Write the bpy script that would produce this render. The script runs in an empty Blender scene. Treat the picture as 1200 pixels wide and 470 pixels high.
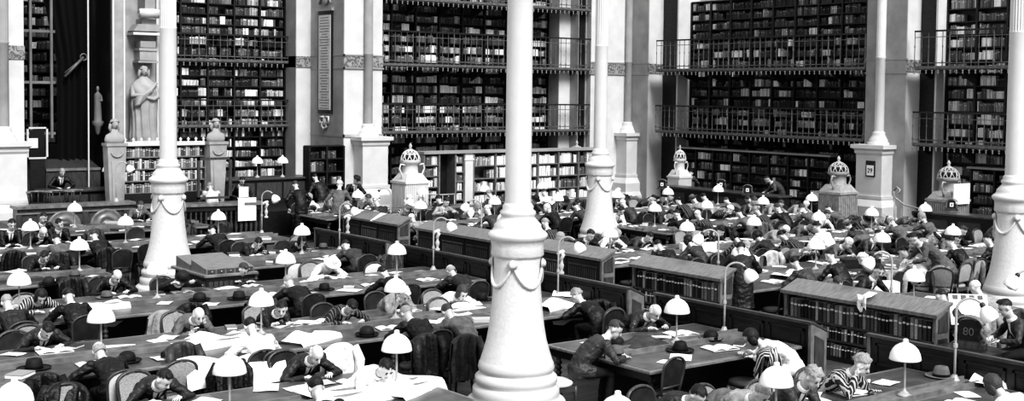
import bpy, math, random
import numpy as np
from mathutils import Vector, Matrix, noise
random.seed(7)
PI = math.pi
scene = bpy.context.scene
COL = scene.collection

# ------------------------------------------------------------------ camera (solved from the column grid of the hall)
CAM_O = Vector((-10.074, -13.0607, 4.42))
YAW, PIT, ROL, FPX, CY = 0.6518, 0.0475, 0.0111, 1483.49, 177.96
_g = Vector((math.sin(YAW)*math.cos(PIT), math.cos(YAW)*math.cos(PIT), -math.sin(PIT)))
_r = Vector((math.cos(YAW), -math.sin(YAW), 0)); _u = _r.cross(_g)
CR = _r*math.cos(ROL) + _u*math.sin(ROL); CU = -_r*math.sin(ROL) + _u*math.cos(ROL); CG = _g
cam = bpy.data.objects.new('camera', bpy.data.cameras.new('camera')); COL.objects.link(cam)
mw = Matrix.Identity(4)
for i in range(3):
    mw[i][0], mw[i][1], mw[i][2], mw[i][3] = CR[i], CU[i], -CG[i], CAM_O[i]
cam.matrix_world = mw
cam.data.sensor_width = 36; cam.data.lens = FPX/1200*36; cam.data.shift_y = (CY-235)/1200
cam.data.clip_end = 200
scene.camera = cam

def at(x, y, z=None, X=None, Y=None):
    "pixel of the 1200x470 photo -> the point of the hall on a known plane"
    d = CG + CR*((x-600)/FPX) - CU*((y-CY)/FPX)
    if z is not None: t = (z-CAM_O.z)/d.z
    elif X is not None: t = (X-CAM_O.x)/d.x
    else: t = (Y-CAM_O.y)/d.y
    return CAM_O + d*t
def pr(p):
    d = Vector(p)-CAM_O; Z = d.dot(CG)
    return 600+FPX*d.dot(CR)/Z, CY-FPX*d.dot(CU)/Z, FPX/Z

# ------------------------------------------------------------------ mesh builder
class MB:
    def __init__(s): s.v=[]; s.f=[]; s.m=[]; s.sm=[]; s.sh=[]
    def add(s, verts, faces, mat=0, smooth=False, M=None, sh=0.0):
        b=len(s.v)
        if M is not None: verts=[tuple(M @ Vector(p)) for p in verts]
        s.v.extend(tuple(p) for p in verts)
        for f in faces:
            s.f.append(tuple(i+b for i in f)); s.m.append(mat); s.sm.append(smooth); s.sh.append(sh)
        return s
    def bx(s,x0,x1,y0,y1,z0,z1,mat=0,M=None,sh=0.0):
        v=[(x0,y0,z0),(x1,y0,z0),(x1,y1,z0),(x0,y1,z0),(x0,y0,z1),(x1,y0,z1),(x1,y1,z1),(x0,y1,z1)]
        return s.add(v,[(3,2,1,0),(4,5,6,7),(0,1,5,4),(1,2,6,5),(2,3,7,6),(3,0,4,7)],mat,False,M,sh)
    def bevbox(s,x0,x1,y0,y1,z0,z1,c=.01,mat=0,M=None):
        "box with chamfered upper and vertical edges"
        def ring(i,z): return [(x0+i+c,y0+i,z),(x1-i-c,y0+i,z),(x1-i,y0+i+c,z),(x1-i,y1-i-c,z),(x1-i-c,y1-i,z),(x0+i+c,y1-i,z),(x0+i,y1-i-c,z),(x0+i,y0+i+c,z)]
        v=ring(0,z0)+ring(0,z1-c)+ring(c,z1); F=[tuple(range(7,-1,-1)),tuple(range(16,24))]
        for k in (0,8):
            for i in range(8): F.append((k+i,k+(i+1)%8,k+8+(i+1)%8,k+8+i))
        return s.add(v,F,mat,False,M)
    def prism(s,pts,axis,a,b,mat=0,M=None,sh=0.0):
        "2D polygon extruded along axis ('x': pts are (y,z); 'y': (x,z); 'z': (x,y))"
        def P(p,t): return (t,p[0],p[1]) if axis=='x' else ((p[0],t,p[1]) if axis=='y' else (p[0],p[1],t))
        n=len(pts); v=[P(p,a) for p in pts]+[P(p,b) for p in pts]
        F=[tuple(range(n-1,-1,-1)),tuple(range(n,2*n))]+[(i,(i+1)%n,n+(i+1)%n,n+i) for i in range(n)]
        return s.add(v,F,mat,False,M,sh)
    def lathe(s,prof,n=16,c=(0,0,0),mat=0,smooth=True,M=None,caps=True,rfn=None,sq=None):
        v=[];F=[]
        for r,z in prof:
            for k in range(n):
                a=2*PI*k/n; rr=r*(rfn(a,z) if rfn else 1)
                v.append((c[0]+rr*math.cos(a),c[1]+rr*math.sin(a),c[2]+z))
        for j in range(len(prof)-1):
            for k in range(n): F.append((j*n+k,j*n+(k+1)%n,(j+1)*n+(k+1)%n,(j+1)*n+k))
        s.add(v,F,mat,smooth,M)
        if caps:
            if prof[0][0]>1e-4: s.add(v[:n],[tuple(range(n-1,-1,-1))],mat,False,M)
            if prof[-1][0]>1e-4: s.add(v[-n:],[tuple(range(n))],mat,False,M)
        return s
    def tube(s,pts,rad,n=8,mat=0,smooth=True,M=None,closed=False,up=None):
        "rad: number, or list of r or (rx, ry); up keeps the section's y axis"
        pts=[Vector(p) for p in pts]; N=len(pts); v=[];F=[]; prev=None
        for i,p in enumerate(pts):
            if closed: t=pts[(i+1)%N]-pts[i-1]
            else: t=pts[min(i+1,N-1)]-pts[max(i-1,0)]
            if t.length<1e-9: t=Vector((0,0,1))
            t.normalize()
            if up is not None:
                x=Vector(up); x=(x-t*x.dot(t))
            elif prev is None:
                x=t.orthogonal()
            else: x=prev-t*prev.dot(t)
            if x.length<1e-6: x=t.orthogonal()
            x.normalize(); y=t.cross(x); prev=x
            r=rad[i] if isinstance(rad,(list,tuple)) else rad
            rx,ry=(r if isinstance(r,(list,tuple)) else (r,r))
            for k in range(n):
                a=2*PI*k/n; v.append(tuple(p+x*(rx*math.cos(a))+y*(ry*math.sin(a))))
        for j in range(N if closed else N-1):
            j2=(j+1)%N
            for k in range(n): F.append((j*n+k,j*n+(k+1)%n,j2*n+(k+1)%n,j2*n+k))
        if not closed: F+= [tuple(range(n-1,-1,-1)),tuple(range((N-1)*n,N*n))]
        return s.add(v,F,mat,smooth,M)
    def ell(s,c,r,nu=12,nv=8,mat=0,M=None,keep=None,bump=0,seed=0):
        v=[];F=[]
        for j in range(nv+1):
            ph=-PI/2+PI*j/nv
            for k in range(nu):
                a=2*PI*k/nu; n=Vector((math.cos(ph)*math.cos(a),math.cos(ph)*math.sin(a),math.sin(ph)))
                q=1+(bump*noise.noise(n*3.1+Vector((seed,seed*.7,0))) if bump else 0)
                v.append((c[0]+r[0]*n.x*q,c[1]+r[1]*n.y*q,c[2]+r[2]*n.z*q))
        for j in range(nv):
            for k in range(nu):
                if keep:
                    ph=-PI/2+PI*(j+.5)/nv; a=2*PI*(k+.5)/nu
                    if not keep(math.cos(ph)*math.cos(a),math.cos(ph)*math.sin(a),math.sin(ph)): continue
                F.append((j*nu+k,j*nu+(k+1)%nu,(j+1)*nu+(k+1)%nu,(j+1)*nu+k))
        return s.add(v,F,mat,True,M)
    def grid(s,fn,nu,nv,mat=0,smooth=True,M=None):
        v=[fn(i/nu,j/nv) for j in range(nv+1) for i in range(nu+1)]
        F=[(j*(nu+1)+i,j*(nu+1)+i+1,(j+1)*(nu+1)+i+1,(j+1)*(nu+1)+i) for j in range(nv) for i in range(nu)]
        return s.add(v,F,mat,smooth,M)
    def mesh(s,name,mats,shade=False):
        me=bpy.data.meshes.new(name); me.from_pydata(s.v,[],s.f)
        for m in (mats if isinstance(mats,(list,tuple)) else [mats]): me.materials.append(m)
        me.polygons.foreach_set('material_index',s.m); me.polygons.foreach_set('use_smooth',s.sm)
        if shade:
            a=me.attributes.new('shade','FLOAT','FACE'); a.data.foreach_set('value',s.sh)
        me.update(); return me
    def build(s,name,mats,parent=None,loc=None,shade=False):
        o=bpy.data.objects.new(name,s.mesh(name,mats,shade)); COL.objects.link(o)
        if parent is not None: o.parent=parent
        if loc is not None: o.location=loc
        return o

def tag(o,label=None,cat=None,group=None,kind=None):
    if label: o['label']=label
    if cat: o['category']=cat
    if group: o['group']=group
    if kind: o['kind']=kind
    return o
def thing(name,label,cat,loc=(0,0,0),rz=0,group=None):
    o=bpy.data.objects.new(name,None); COL.objects.link(o); o.location=loc; o.rotation_euler=(0,0,rz); o.empty_display_size=.1
    return tag(o,label,cat,group)
def struct(name,mb,mat):
    o=mb.build(name,mat); o['kind']='structure'; return o
def dup(root,loc=None,rz=None,label=None,group=None,keep=None):
    r=root.copy(); COL.objects.link(r)
    if loc is not None: r.location=loc
    if rz is not None: r.rotation_euler=(0,0,rz)
    if label: r['label']=label
    if group: r['group']=group
    for ch in root.children:
        c=ch.copy(); COL.objects.link(c); c.parent=r
        for g in ch.children:
            d=g.copy(); COL.objects.link(d); d.parent=c
    return r
def setmat(o,mat):
    "give one copy its own material without touching the shared mesh"
    for sl in o.material_slots: sl.link='OBJECT'; sl.material=mat
ORD=['first','second','third','fourth','fifth','sixth','seventh','eighth','ninth','tenth','eleventh','twelfth','thirteenth','fourteenth','fifteenth','sixteenth','seventeenth','eighteenth','nineteenth','twentieth']+['%dth'%i for i in range(21,60)]
ROWS=[-3.9,0,3.9,7.8,11.7,15.6,19.45]
def hall(X): return 'left' if X<5.5 else 'right'
PENDING=[]      # (object, text, hall, row index, X) -> labels get their order from the centre aisle
# ------------------------------------------------------------------ materials (all grey: the photograph is black and white)
def mat(name,v,rough=.6,var=.15,scale=6,bump=0,bscale=30,emit=0,objvar=0,stretch=None,metal=0,spec=.5):
    m=bpy.data.materials.new(name); m.use_nodes=True; nt=m.node_tree; N=nt.nodes; L=nt.links
    b=N['Principled BSDF']; b.inputs['Roughness'].default_value=rough; b.inputs['Metallic'].default_value=metal
    b.inputs['Specular IOR Level'].default_value=spec
    tc=N.new('ShaderNodeTexCoord'); mp=N.new('ShaderNodeMapping'); L.new(tc.outputs['Object'],mp.inputs[0])
    if stretch: mp.inputs['Scale'].default_value=stretch
    nz=N.new('ShaderNodeTexNoise'); nz.inputs['Scale'].default_value=scale; nz.inputs['Detail'].default_value=6; L.new(mp.outputs[0],nz.inputs['Vector'])
    mr=N.new('ShaderNodeMapRange'); mr.inputs[1].default_value=.25; mr.inputs[2].default_value=.75
    mr.inputs[3].default_value=v*(1-var); mr.inputs[4].default_value=v*(1+var); L.new(nz.outputs[0],mr.inputs[0])
    out=mr.outputs[0]
    if objvar:
        oi=N.new('ShaderNodeObjectInfo'); m2=N.new('ShaderNodeMapRange'); m2.inputs[3].default_value=1-objvar; m2.inputs[4].default_value=1+objvar
        L.new(oi.outputs['Random'],m2.inputs[0]); mu=N.new('ShaderNodeMath'); mu.operation='MULTIPLY'; L.new(out,mu.inputs[0]); L.new(m2.outputs[0],mu.inputs[1]); out=mu.outputs[0]
    L.new(out,b.inputs['Base Color'])
    if bump:
        n2=N.new('ShaderNodeTexNoise'); n2.inputs['Scale'].default_value=bscale; n2.inputs['Detail'].default_value=4; L.new(mp.outputs[0],n2.inputs['Vector'])
        bp=N.new('ShaderNodeBump'); bp.inputs['Strength'].default_value=bump; bp.inputs['Distance'].default_value=.02
        L.new(n2.outputs[0],bp.inputs['Height']); L.new(bp.outputs[0],b.inputs['Normal'])
    return m
def mat_shade(name,rough=.6):
    "grey read from the 'shade' of each face (rows of shelved books)"
    m=bpy.data.materials.new(name); m.use_nodes=True; nt=m.node_tree; b=nt.nodes['Principled BSDF']; b.inputs['Roughness'].default_value=rough
    a=nt.nodes.new('ShaderNodeAttribute'); a.attribute_name='shade'; nt.links.new(a.outputs['Fac'],b.inputs['Base Color']); return m
def mat_random(name,lo,hi,power=2.0,rough=.5):
    "one grey per object"
    m=bpy.data.materials.new(name); m.use_nodes=True; nt=m.node_tree; N=nt.nodes; b=N['Principled BSDF']; b.inputs['Roughness'].default_value=rough
    oi=N.new('ShaderNodeObjectInfo'); p=N.new('ShaderNodeMath'); p.operation='POWER'; p.inputs[1].default_value=power
    mr=N.new('ShaderNodeMapRange'); mr.inputs[3].default_value=lo; mr.inputs[4].default_value=hi
    nt.links.new(oi.outputs['Random'],p.inputs[0]); nt.links.new(p.outputs[0],mr.inputs[0]); nt.links.new(mr.outputs[0],b.inputs['Base Color']); return m
def mat_stripe(name,a,bv,scale=60,axis=0,thick=.5,rough=.8):
    m=bpy.data.materials.new(name); m.use_nodes=True; nt=m.node_tree; N=nt.nodes; L=nt.links; b=N['Principled BSDF']; b.inputs['Roughness'].default_value=rough
    tc=N.new('ShaderNodeTexCoord'); sx=N.new('ShaderNodeSeparateXYZ'); L.new(tc.outputs['Object'],sx.inputs[0])
    mu=N.new('ShaderNodeMath'); mu.operation='MULTIPLY'; mu.inputs[1].default_value=scale; L.new(sx.outputs[axis],mu.inputs[0])
    fr=N.new('ShaderNodeMath'); fr.operation='FRACT'; L.new(mu.outputs[0],fr.inputs[0])
    gt=N.new('ShaderNodeMath'); gt.operation='GREATER_THAN'; gt.inputs[1].default_value=thick; L.new(fr.outputs[0],gt.inputs[0])
    mr=N.new('ShaderNodeMapRange'); mr.inputs[3].default_value=a; mr.inputs[4].default_value=bv; L.new(gt.outputs[0],mr.inputs[0]); L.new(mr.outputs[0],b.inputs['Base Color']); return m
def mat_ornament(name,lo,hi,scale=9):
    m=bpy.data.materials.new(name); m.use_nodes=True; nt=m.node_tree; N=nt.nodes; L=nt.links; b=N['Principled BSDF']; b.inputs['Roughness'].default_value=.7
    tc=N.new('ShaderNodeTexCoord'); vo=N.new('ShaderNodeTexVoronoi'); vo.inputs['Scale'].default_value=scale; vo.feature='SMOOTH_F1'; L.new(tc.outputs['Object'],vo.inputs['Vector'])
    wv=N.new('ShaderNodeMath'); wv.operation='SINE'; mu=N.new('ShaderNodeMath'); mu.operation='MULTIPLY'; mu.inputs[1].default_value=22; L.new(vo.outputs['Distance'],mu.inputs[0]); L.new(mu.outputs[0],wv.inputs[0])
    mr=N.new('ShaderNodeMapRange'); mr.inputs[1].default_value=-.6; mr.inputs[2].default_value=.6; mr.inputs[3].default_value=lo; mr.inputs[4].default_value=hi; L.new(wv.outputs[0],mr.inputs[0]); L.new(mr.outputs[0],b.inputs['Base Color']); return m

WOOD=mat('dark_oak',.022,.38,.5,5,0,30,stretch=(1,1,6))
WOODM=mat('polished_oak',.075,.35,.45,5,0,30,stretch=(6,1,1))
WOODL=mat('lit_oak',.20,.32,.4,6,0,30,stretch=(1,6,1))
TOP=mat('table_leather_top',.10,.3,.5,4,0)
IRON=mat('black_iron',.03,.45,.5,10)
IRONL=mat('grey_iron',.17,.45,.35,10,metal=.2)
IRONP=mat('pale_iron',.38,.5,.3,10)
STEEL=mat('pale_metal_pole',.45,.35,.2,12)
STONE=mat('pale_limestone',.64,.85,.09,2.2,.12,14)
STONEM=mat('weathered_limestone',.38,.85,.18,3,.2,14)  # mid grey tone of the caryatid pier, statue and herms
STONEG=mat('grey_limestone',.34,.85,.2,1.6,.12,14)  # grey stonework, and the shade painted on the piers' side faces
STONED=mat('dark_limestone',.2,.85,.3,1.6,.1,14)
CASTW=mat('white_cast_iron',.68,.45,.05,3,.1,20)
CASTO=mat('ornamented_cast_iron',.68,.5,.08,20,.22,24)
BAND=mat_ornament('frieze_ornament',.14,.36,7)
OPAL=mat('opal_glass',.93,.25,.02,3)
PAPER=mat('white_paper',.9,.8,.06,9,.05,20)
PAPERG=mat('printed_paper',.68,.8,.3,55)
SKIN=mat('skin',.62,.55,.12,14)
EYE=mat('eye_and_brow',.03,.5,.2)
LIP=mat('lip',.25,.5,.1)
HAIR={'dark':mat('dark_hair',.012,.45,.5,40,.6,60),'brown':mat('brown_hair',.06,.5,.4,40,.6,60),'grey':mat('grey_hair',.35,.6,.35,45,.6,60),'white':mat('white_hair',.8,.7,.1,40,.4,60)}
CLOTH={k:mat('%s_cloth'%k,v,.5 if v<.1 else .8,.45,9,.9,20) for k,v in {'black':.009,'charcoal':.022,'dark grey':.05,'grey':.14,'light grey':.32,'pale':.6,'white':.85}.items()}
CLOTH['striped']=mat_stripe('striped_cloth',.02,.55,26,0,.6)
CLOTH['pinstriped']=mat_stripe('pinstriped_cloth',.018,.2,22,0,.75)
TROUSER=mat('dark_trousers',.014,.85,.3,9)
SHIRT=mat('white_shirt',.85,.8,.05,9)
SHOE=mat('shoe_leather',.015,.3,.3)
FELT=mat('black_felt',.012,.7,.3,12,objvar=.6); FELTG=mat('grey_felt',.16,.75,.25,12,objvar=.5); RIBBON=mat('hat_ribbon',.008,.4,.2)
UPH_L=mat('pale_upholstery',.75,.8,.1,12); UPH_C=mat('cane_webbing',.4,.8,.35,70,.5,120); UPH_D=mat('dark_leather',.035,.45,.4,8)
SHELFB=mat_shade('shelved_book_cloth')
BOOKR=mat_random('book_leather',.012,.42,2.2)
BOOKB=mat_random('book_cloth',.05,.75,1.5)
FLOORM=None
def floor_mat():
    m=bpy.data.materials.new('parquet'); m.use_nodes=True; nt=m.node_tree; N=nt.nodes; L=nt.links; b=N['Principled BSDF']; b.inputs['Roughness'].default_value=.45
    tc=N.new('ShaderNodeTexCoord'); br=N.new('ShaderNodeTexBrick'); br.inputs['Scale'].default_value=1.0; br.inputs['Brick Width'].default_value=1.6; br.inputs['Row Height'].default_value=.12
    br.inputs['Mortar Size'].default_value=.006; br.inputs['Color1'].default_value=(.12,.12,.12,1); br.inputs['Color2'].default_value=(.2,.2,.2,1); br.inputs['Mortar'].default_value=(.01,.01,.01,1)
    nz=N.new('ShaderNodeTexNoise'); nz.inputs['Scale'].default_value=3; mx=N.new('ShaderNodeMix'); mx.data_type='RGBA'; mx.blend_type='MULTIPLY'; mx.inputs[0].default_value=.6
    L.new(tc.outputs['Object'],br.inputs['Vector']); L.new(tc.outputs['Object'],nz.inputs['Vector']); L.new(br.outputs[0],mx.inputs[6]); L.new(nz.outputs[0],mx.inputs[7]); L.new(mx.outputs[2],b.inputs['Base Color']); return m

def pend(o,desc,key,X,row): PENDING.append((o,desc,key,hall(X),ROWS.index(row),X))
def finish_labels():
    d={}
    for p in PENDING: d.setdefault((p[2],p[3],p[4]),[]).append(p)
    for k,v in d.items():
        v.sort(key=lambda p:abs(p[5]-5.5))
        for i,p in enumerate(v):
            p[0]['label']='%s, %s %s from aisle, %s row, %s hall'%(p[1],ORD[i],p[2],ORD[p[4]],p[3])

# ------------------------------------------------------------------ people
def remesh(mb,voxel,smooth=3,wrinkle=0,seed=0):
    "union of the builder's pieces as one continuous skin"
    me=mb.mesh('tmp',SKIN); o=bpy.data.objects.new('tmp',me); COL.objects.link(o)
    r=o.modifiers.new('r','REMESH'); r.mode='VOXEL'; r.voxel_size=voxel; r.use_smooth_shade=True
    if smooth: s=o.modifiers.new('s','SMOOTH'); s.factor=.5; s.iterations=smooth
    dg=bpy.context.evaluated_depsgraph_get(); dg.update(); ev=o.evaluated_get(dg); m=ev.to_mesh()
    n=len(m.vertices); co=np.empty(n*3,'f'); m.vertices.foreach_get('co',co); co=co.reshape(-1,3)
    if wrinkle:
        no=np.empty(n*3,'f'); m.vertices.foreach_get('normal',no); no=no.reshape(-1,3)
        for i in range(n):
            p=co[i]; co[i]+=no[i]*(wrinkle*noise.noise((p[0]*9+seed,p[1]*9,p[2]*16))+wrinkle*.6*noise.noise((p[0]*22,p[1]*22+seed,p[2]*30)))
    tot=np.empty(len(m.polygons),'i'); m.polygons.foreach_get('loop_total',tot)
    li=np.empty(len(m.loops),'i'); m.loops.foreach_get('vertex_index',li)
    F=[];k=0
    for t in tot: F.append(tuple(int(q) for q in li[k:k+t])); k+=t
    V=[tuple(float(q) for q in c) for c in co]
    ev.to_mesh_clear(); bpy.data.objects.remove(o); bpy.data.meshes.remove(me)
    return V,F
def ik(S,T,l1,l2,pole):
    S=Vector(S);T=Vector(T);d=T-S;L=d.length
    if L>l1+l2-.01: T=S+d.normalized()*(l1+l2-.01); d=T-S; L=d.length
    a=(l1*l1-l2*l2+L*L)/(2*L); h=math.sqrt(max(l1*l1-a*a,0)); u=d/L
    p=Vector(pole); p=p-u*p.dot(u); p.normalize()
    return S+u*a+p*h,T
def hand(mb,W,d,side,curl=.5,mat=0):
    d=Vector(d).normalized(); n=Vector((0,0,1)); n=(n-d*n.dot(d))
    if n.length<.2: n=Vector((0,1,0))-d*d.y
    n.normalize(); l=d.cross(n)
    M=Matrix((( l.x,d.x,n.x,W[0]),(l.y,d.y,n.y,W[1]),(l.z,d.z,n.z,W[2]),(0,0,0,1)))
    mb.ell((0,.04,0),(.04,.05,.017),8,6,mat,M)
    for i,(ox,ln) in enumerate(((-.03,.062),(-.01,.072),(.01,.07),(.029,.055))):
        a1=-curl*.6; a2=-curl*1.5
        p0=Vector((ox,.07,0)); p1=p0+Vector((ox*.25,ln*.55*math.cos(a1),ln*.55*math.sin(a1))); p2=p1+Vector((ox*.1,ln*.45*math.cos(a2),ln*.45*math.sin(a2)))
        mb.tube([p0,p1,p2],[.0095,.0085,.007],5,mat,True,M)
    s=-side
    mb.tube([(s*.03,.015,-.004),(s*.055,.045,-.014),(s*.052,.075,-.022)],[.012,.010,.008],5,mat,True,M)
PS=1.05     # stature of the sitters
SPINE=((.17,.5),(.21,1.0),(.15,1.2),(.20,.95))
def spine(theta,z0):
    p=Vector((0,0,z0)); out=[p.copy()]
    for L,k in SPINE:
        a=theta*k; p=p+Vector((0,L*math.sin(a),L*math.cos(a))); out.append(p.copy())
    return out
def solve_theta(hz,z0):
    a,b=0.0,1.35
    for _ in range(40):
        m=(a+b)/2
        if spine(m,z0)[4].z>hz: a=m
        else: b=m
    return a
def make_person(hz,pose='read',cloth='black',hair='dark',style='short',hat=None,fine=2,stand=False,woman=False,yaw=0,tilt=0,seed=0,tie=True,moustache=False,beard=False,coatlen=0,scarf=False,front=True,look=.22):
    """a reader in a local frame: +y is where the chest faces, origin on the floor under the pelvis; returns (body object, head offset in y)"""
    rnd=random.Random(seed); vox={3:.0125,2:.017,1:.026}[fine]
    z0=.96 if stand else .61
    th=solve_theta(hz,z0); P=spine(th,z0)
    n2=Vector((0,math.cos(th),-math.sin(th)))       # out of the chest
    lat=tilt*.12
    for i in range(1,5): P[i].x+=lat*i/4
    H=P[4]; HM=Matrix.Translation(H) @ Matrix.Rotation(-yaw,4,'Z') @ Matrix.Rotation(-(th*.55+look),4,'X') @ Matrix.Rotation(tilt,4,'Y')
    sw=.16 if woman else .178
    S=[P[3]-(P[3]-P[2]).normalized()*.055+Vector((sx*sw,0.0,0)) for sx in (-1,1)]
    yT=P[3].y+.22; tz=.815/PS
    if stand: tz=max(.78,min(1.1,P[2].z-.25))
    if pose=='read': T=[(-.17,yT,tz),(.17,yT,tz)]
    elif pose=='write': T=[(-.22,yT-.08,tz),(.10,yT+.02,tz)]
    elif pose=='fold': T=[(.06,yT-.02,tz),(-.05,yT+.04,tz)]
    elif pose=='cheek': T=[(-.14,yT,tz),tuple(HM @ Vector((.095,.03,-.10)))]
    elif pose=='cheekl': T=[tuple(HM @ Vector((-.095,.03,-.10))),(.14,yT,tz)]
    elif pose=='hold': T=[(-.19,yT+.02,tz+.17),(.19,yT+.02,tz+.17)]
    elif pose=='book': T=[(-.12,P[2].y+.26,P[2].z-.12),(.12,P[2].y+.26,P[2].z-.12)]
    elif pose=='down': T=[(-.27,P[2].y+.05,z0-.10),(.27,P[2].y+.05,z0-.10)]
    elif pose=='reach': T=[(-.2,yT+.16,tz),(.2,yT+.16,tz)]
    E=[];W=[]
    for i,sx in enumerate((-1,1)):
        pole=(sx*.9,-.35,-.35) if 'cheek' not in pose else ((sx*.5,.5,-.9))
        e,w=ik(S[i],T[i],.285,.265,pole); E.append(e); W.append(w)
    if stand:
        hips=[Vector((sx*.09,0,z0-.05)) for sx in (-1,1)]; knee=[Vector((sx*.10,.03,.50)) for sx in (-1,1)]; ank=[Vector((sx*.11,-.02,.09)) for sx in (-1,1)]
    else:
        hips=[Vector((sx*.09,.02,.60)) for sx in (-1,1)]; knee=[Vector((sx*.12,.42,.555)) for sx in (-1,1)]; ank=[Vector((sx*.12,.36,.09)) for sx in (-1,1)]
    wk=.92 if woman else 1.0
    def torso(mb,g):
        pts=[P[0]-Vector((0,0,.10)),P[0],P[1],P[2],P[2].lerp(P[3],.62),P[3]]
        rr=[(.165,.125),(.175,.13),(.155,.118),(.178,.128),(.165,.10),(.07,.065)]
        mb.tube(pts,[((a+g)*wk,(b+g)*wk) for a,b in rr],14,0,True,None,False,(1,0,0))
        for i in (0,1): mb.ell(S[i],((.068+g),(.068+g),(.07+g)),10,8)
    def arm(mb,i,g,end=1.0):
        we=E[i].lerp(W[i],end); mb.tube([S[i],S[i].lerp(E[i],.5),E[i],E[i].lerp(we,.5),we],[.062+g,.054+g,.045+g,.042+g,(.029 if end==1 else .036)+g],10)
    def leg(mb,i,g,end=1.0):
        a=knee[i].lerp(ank[i],end); mb.tube([hips[i],hips[i].lerp(knee[i],.5),knee[i],knee[i].lerp(a,.5),a],[.093+g,.078+g,.06+g,.055+g,.042+g],10)
    # --- body: one continuous mesh (hands, face details added to the same mesh)
    b=MB(); torso(b,-.012)
    for i in (0,1):
        arm(b,i,-.008); leg(b,i,-.012); b.ell(W[i]+(W[i]-E[i]).normalized()*.03,(.032,.032,.03),8,6)
        toe=ank[i]+Vector((0,.10,-.045)); b.tube([ank[i]+Vector((0,-.04,-.045)),ank[i]+Vector((0,.05,-.04)),toe+Vector((0,.06,0))],[.038,.042,.028],8)
    b.tube([P[3]-(H-P[3]).normalized()*.04,P[3],HM @ Vector((0,-.02,-.05))],[.07,.055,.052],10)
    b.ell((0,-.012,.028),(.076,.097,.09),14,10,0,HM)
    b.ell((0,.025,-.045),(.06,.066,.072),12,8,0,HM); b.ell((0,.062,-.092),(.03,.028,.026),8,6,0,HM)
    b.tube([(0,.085,.015),(0,.108,-.018),(0,.104,-.03)],[.010,.015,.012],7,0,True,HM)
    for sx in (-1,1): b.ell((sx*.079,-.012,-.012),(.013,.024,.033),8,6,0,HM)
    V,F=remesh(b,vox,2)
    body=MB(); body.add(V,F,0,True)
    for i,sx in enumerate((-1,1)): hand(body,W[i],(W[i]-E[i])*(1 if 'cheek' not in pose else .6)+Vector((0,.05,-.02 if 'cheek' not in pose else .1)),sx,.5 if pose!='hold' else 1.0)
    if front:
        for sx in (-1,1):
            body.ell((sx*.031,.079,.010),(.0125,.009,.006),8,6,1,HM); body.ell((sx*.032,.082,.031),(.019,.007,.004),8,5,1,HM)
        body.ell((0,.085,-.066),(.024,.010,.006),8,5,2,HM)
        if moustache: body.ell((0,.096,-.050),(.036,.012,.011),8,6,3,HM)
        if beard: body.ell((0,.056,-.098),(.052,.045,.05),10,8,3,HM)
    o=body.build('person',[SKIN,EYE,LIP,HAIR[hair]])
    # --- clothes
    j=MB(); torso(j,.008)
    for i in (0,1): arm(j,i,.006,.93)
    if coatlen>0:
        zz=max(.12,z0-coatlen); j.tube([P[0],Vector((0,-.01,(P[0].z+zz)/2)),Vector((0,-.02,zz))],[(.19,.14),(.20,.15),(.22,.17)],14,0,True,None,False,(1,0,0))
    elif not stand:
        for i in (0,1): j.tube([hips[i],hips[i].lerp(knee[i],.45)],[.108,.096],10)
    else:
        j.tube([P[0],P[0]-Vector((0,0,.22))],[(.185,.14),(.20,.15)],14,0,True,None,False,(1,0,0))
    V,F=remesh(j,vox*1.05,2,.014 if fine>1 else .01,seed)
    MB().add(V,F,0,True).build('blouse' if woman and cloth in('white','striped','pale') else 'jacket',CLOTH[cloth],o)
    t=MB()
    for i in (0,1): leg(t,i,.006,.93)
    t.ell(P[0]-Vector((0,0,.01)),(.172,.132,.10),12,8)
    V,F=remesh(t,vox*1.3,2,.008,seed+3)
    MB().add(V,F,0,True).build('skirt' if woman else 'trousers',TROUSER,o)
    for i in (0,1):
        s=MB(); toe=ank[i]+Vector((0,.10,-.045)); s.tube([ank[i]+Vector((0,-.05,-.045)),ank[i]+Vector((0,.04,-.036)),toe+Vector((0,.07,0))],[.043,.049,.033],10); s.build('shoe',SHOE,o)
    if not (woman and not front):
        c=MB(); ax=(H-P[3]).normalized(); cm=Matrix.Translation(P[3]+ax*.012) @ ax.to_track_quat('Z','Y').to_matrix().to_4x4()
        c.lathe([(.078,-.012),(.074,.012),(.066,.034),(.060,.034)],14,mat=0,M=cm,caps=False)
        if front and not woman:
            for wd,off,mi,ln in ((.062,.020,0,.26),(.020,.028,1,.25)):
                def fn(u,v):
                    q=P[3].lerp(P[2],min(v*ln/.15,1)) if v*ln<.15 else P[2].lerp(P[1],(v*ln-.15)/.21)
                    r0=.062+(.13-.062)*min(1,v*2.2)
                    w=wd*(1-v*.85) if mi==0 else wd*(.8+.4*v)
                    return tuple(q+n2*(r0+off-.02*abs(2*u-1)**2)+Vector(((2*u-1)*w,0,0)))
                if mi==0: c.grid(fn,4,6)
                elif tie: tm=MB(); tm.grid(fn,4,6)
        so=c.build('shirt',SHIRT,o)
        if front and not woman and tie: tm.build('tie',CLOTH['black'],so)
    # --- hair
    hm=HAIR[hair]; h=MB()
    if style=='short': h.ell((0,-.016,.034),(.083,.103,.092),18,12,0,HM,lambda x,y,z: z>.12+.62*max(y,0)-.75*max(-y,0) or (y<-.1 and z>-.55),.10,seed)
    elif style=='parted':
        h.ell((0,-.016,.036),(.084,.104,.092),18,12,0,HM,lambda x,y,z: z>.15+.66*max(y,0)-.8*max(-y,0),.06,seed); h.ell((.02,.02,.112),(.055,.05,.022),10,6,0,HM)
    elif style=='bald': h.ell((0,-.02,.008),(.083,.100,.085),18,12,0,HM,lambda x,y,z: y<.15 and -.55<z<.42,.08,seed)
    elif style=='curly':
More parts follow.
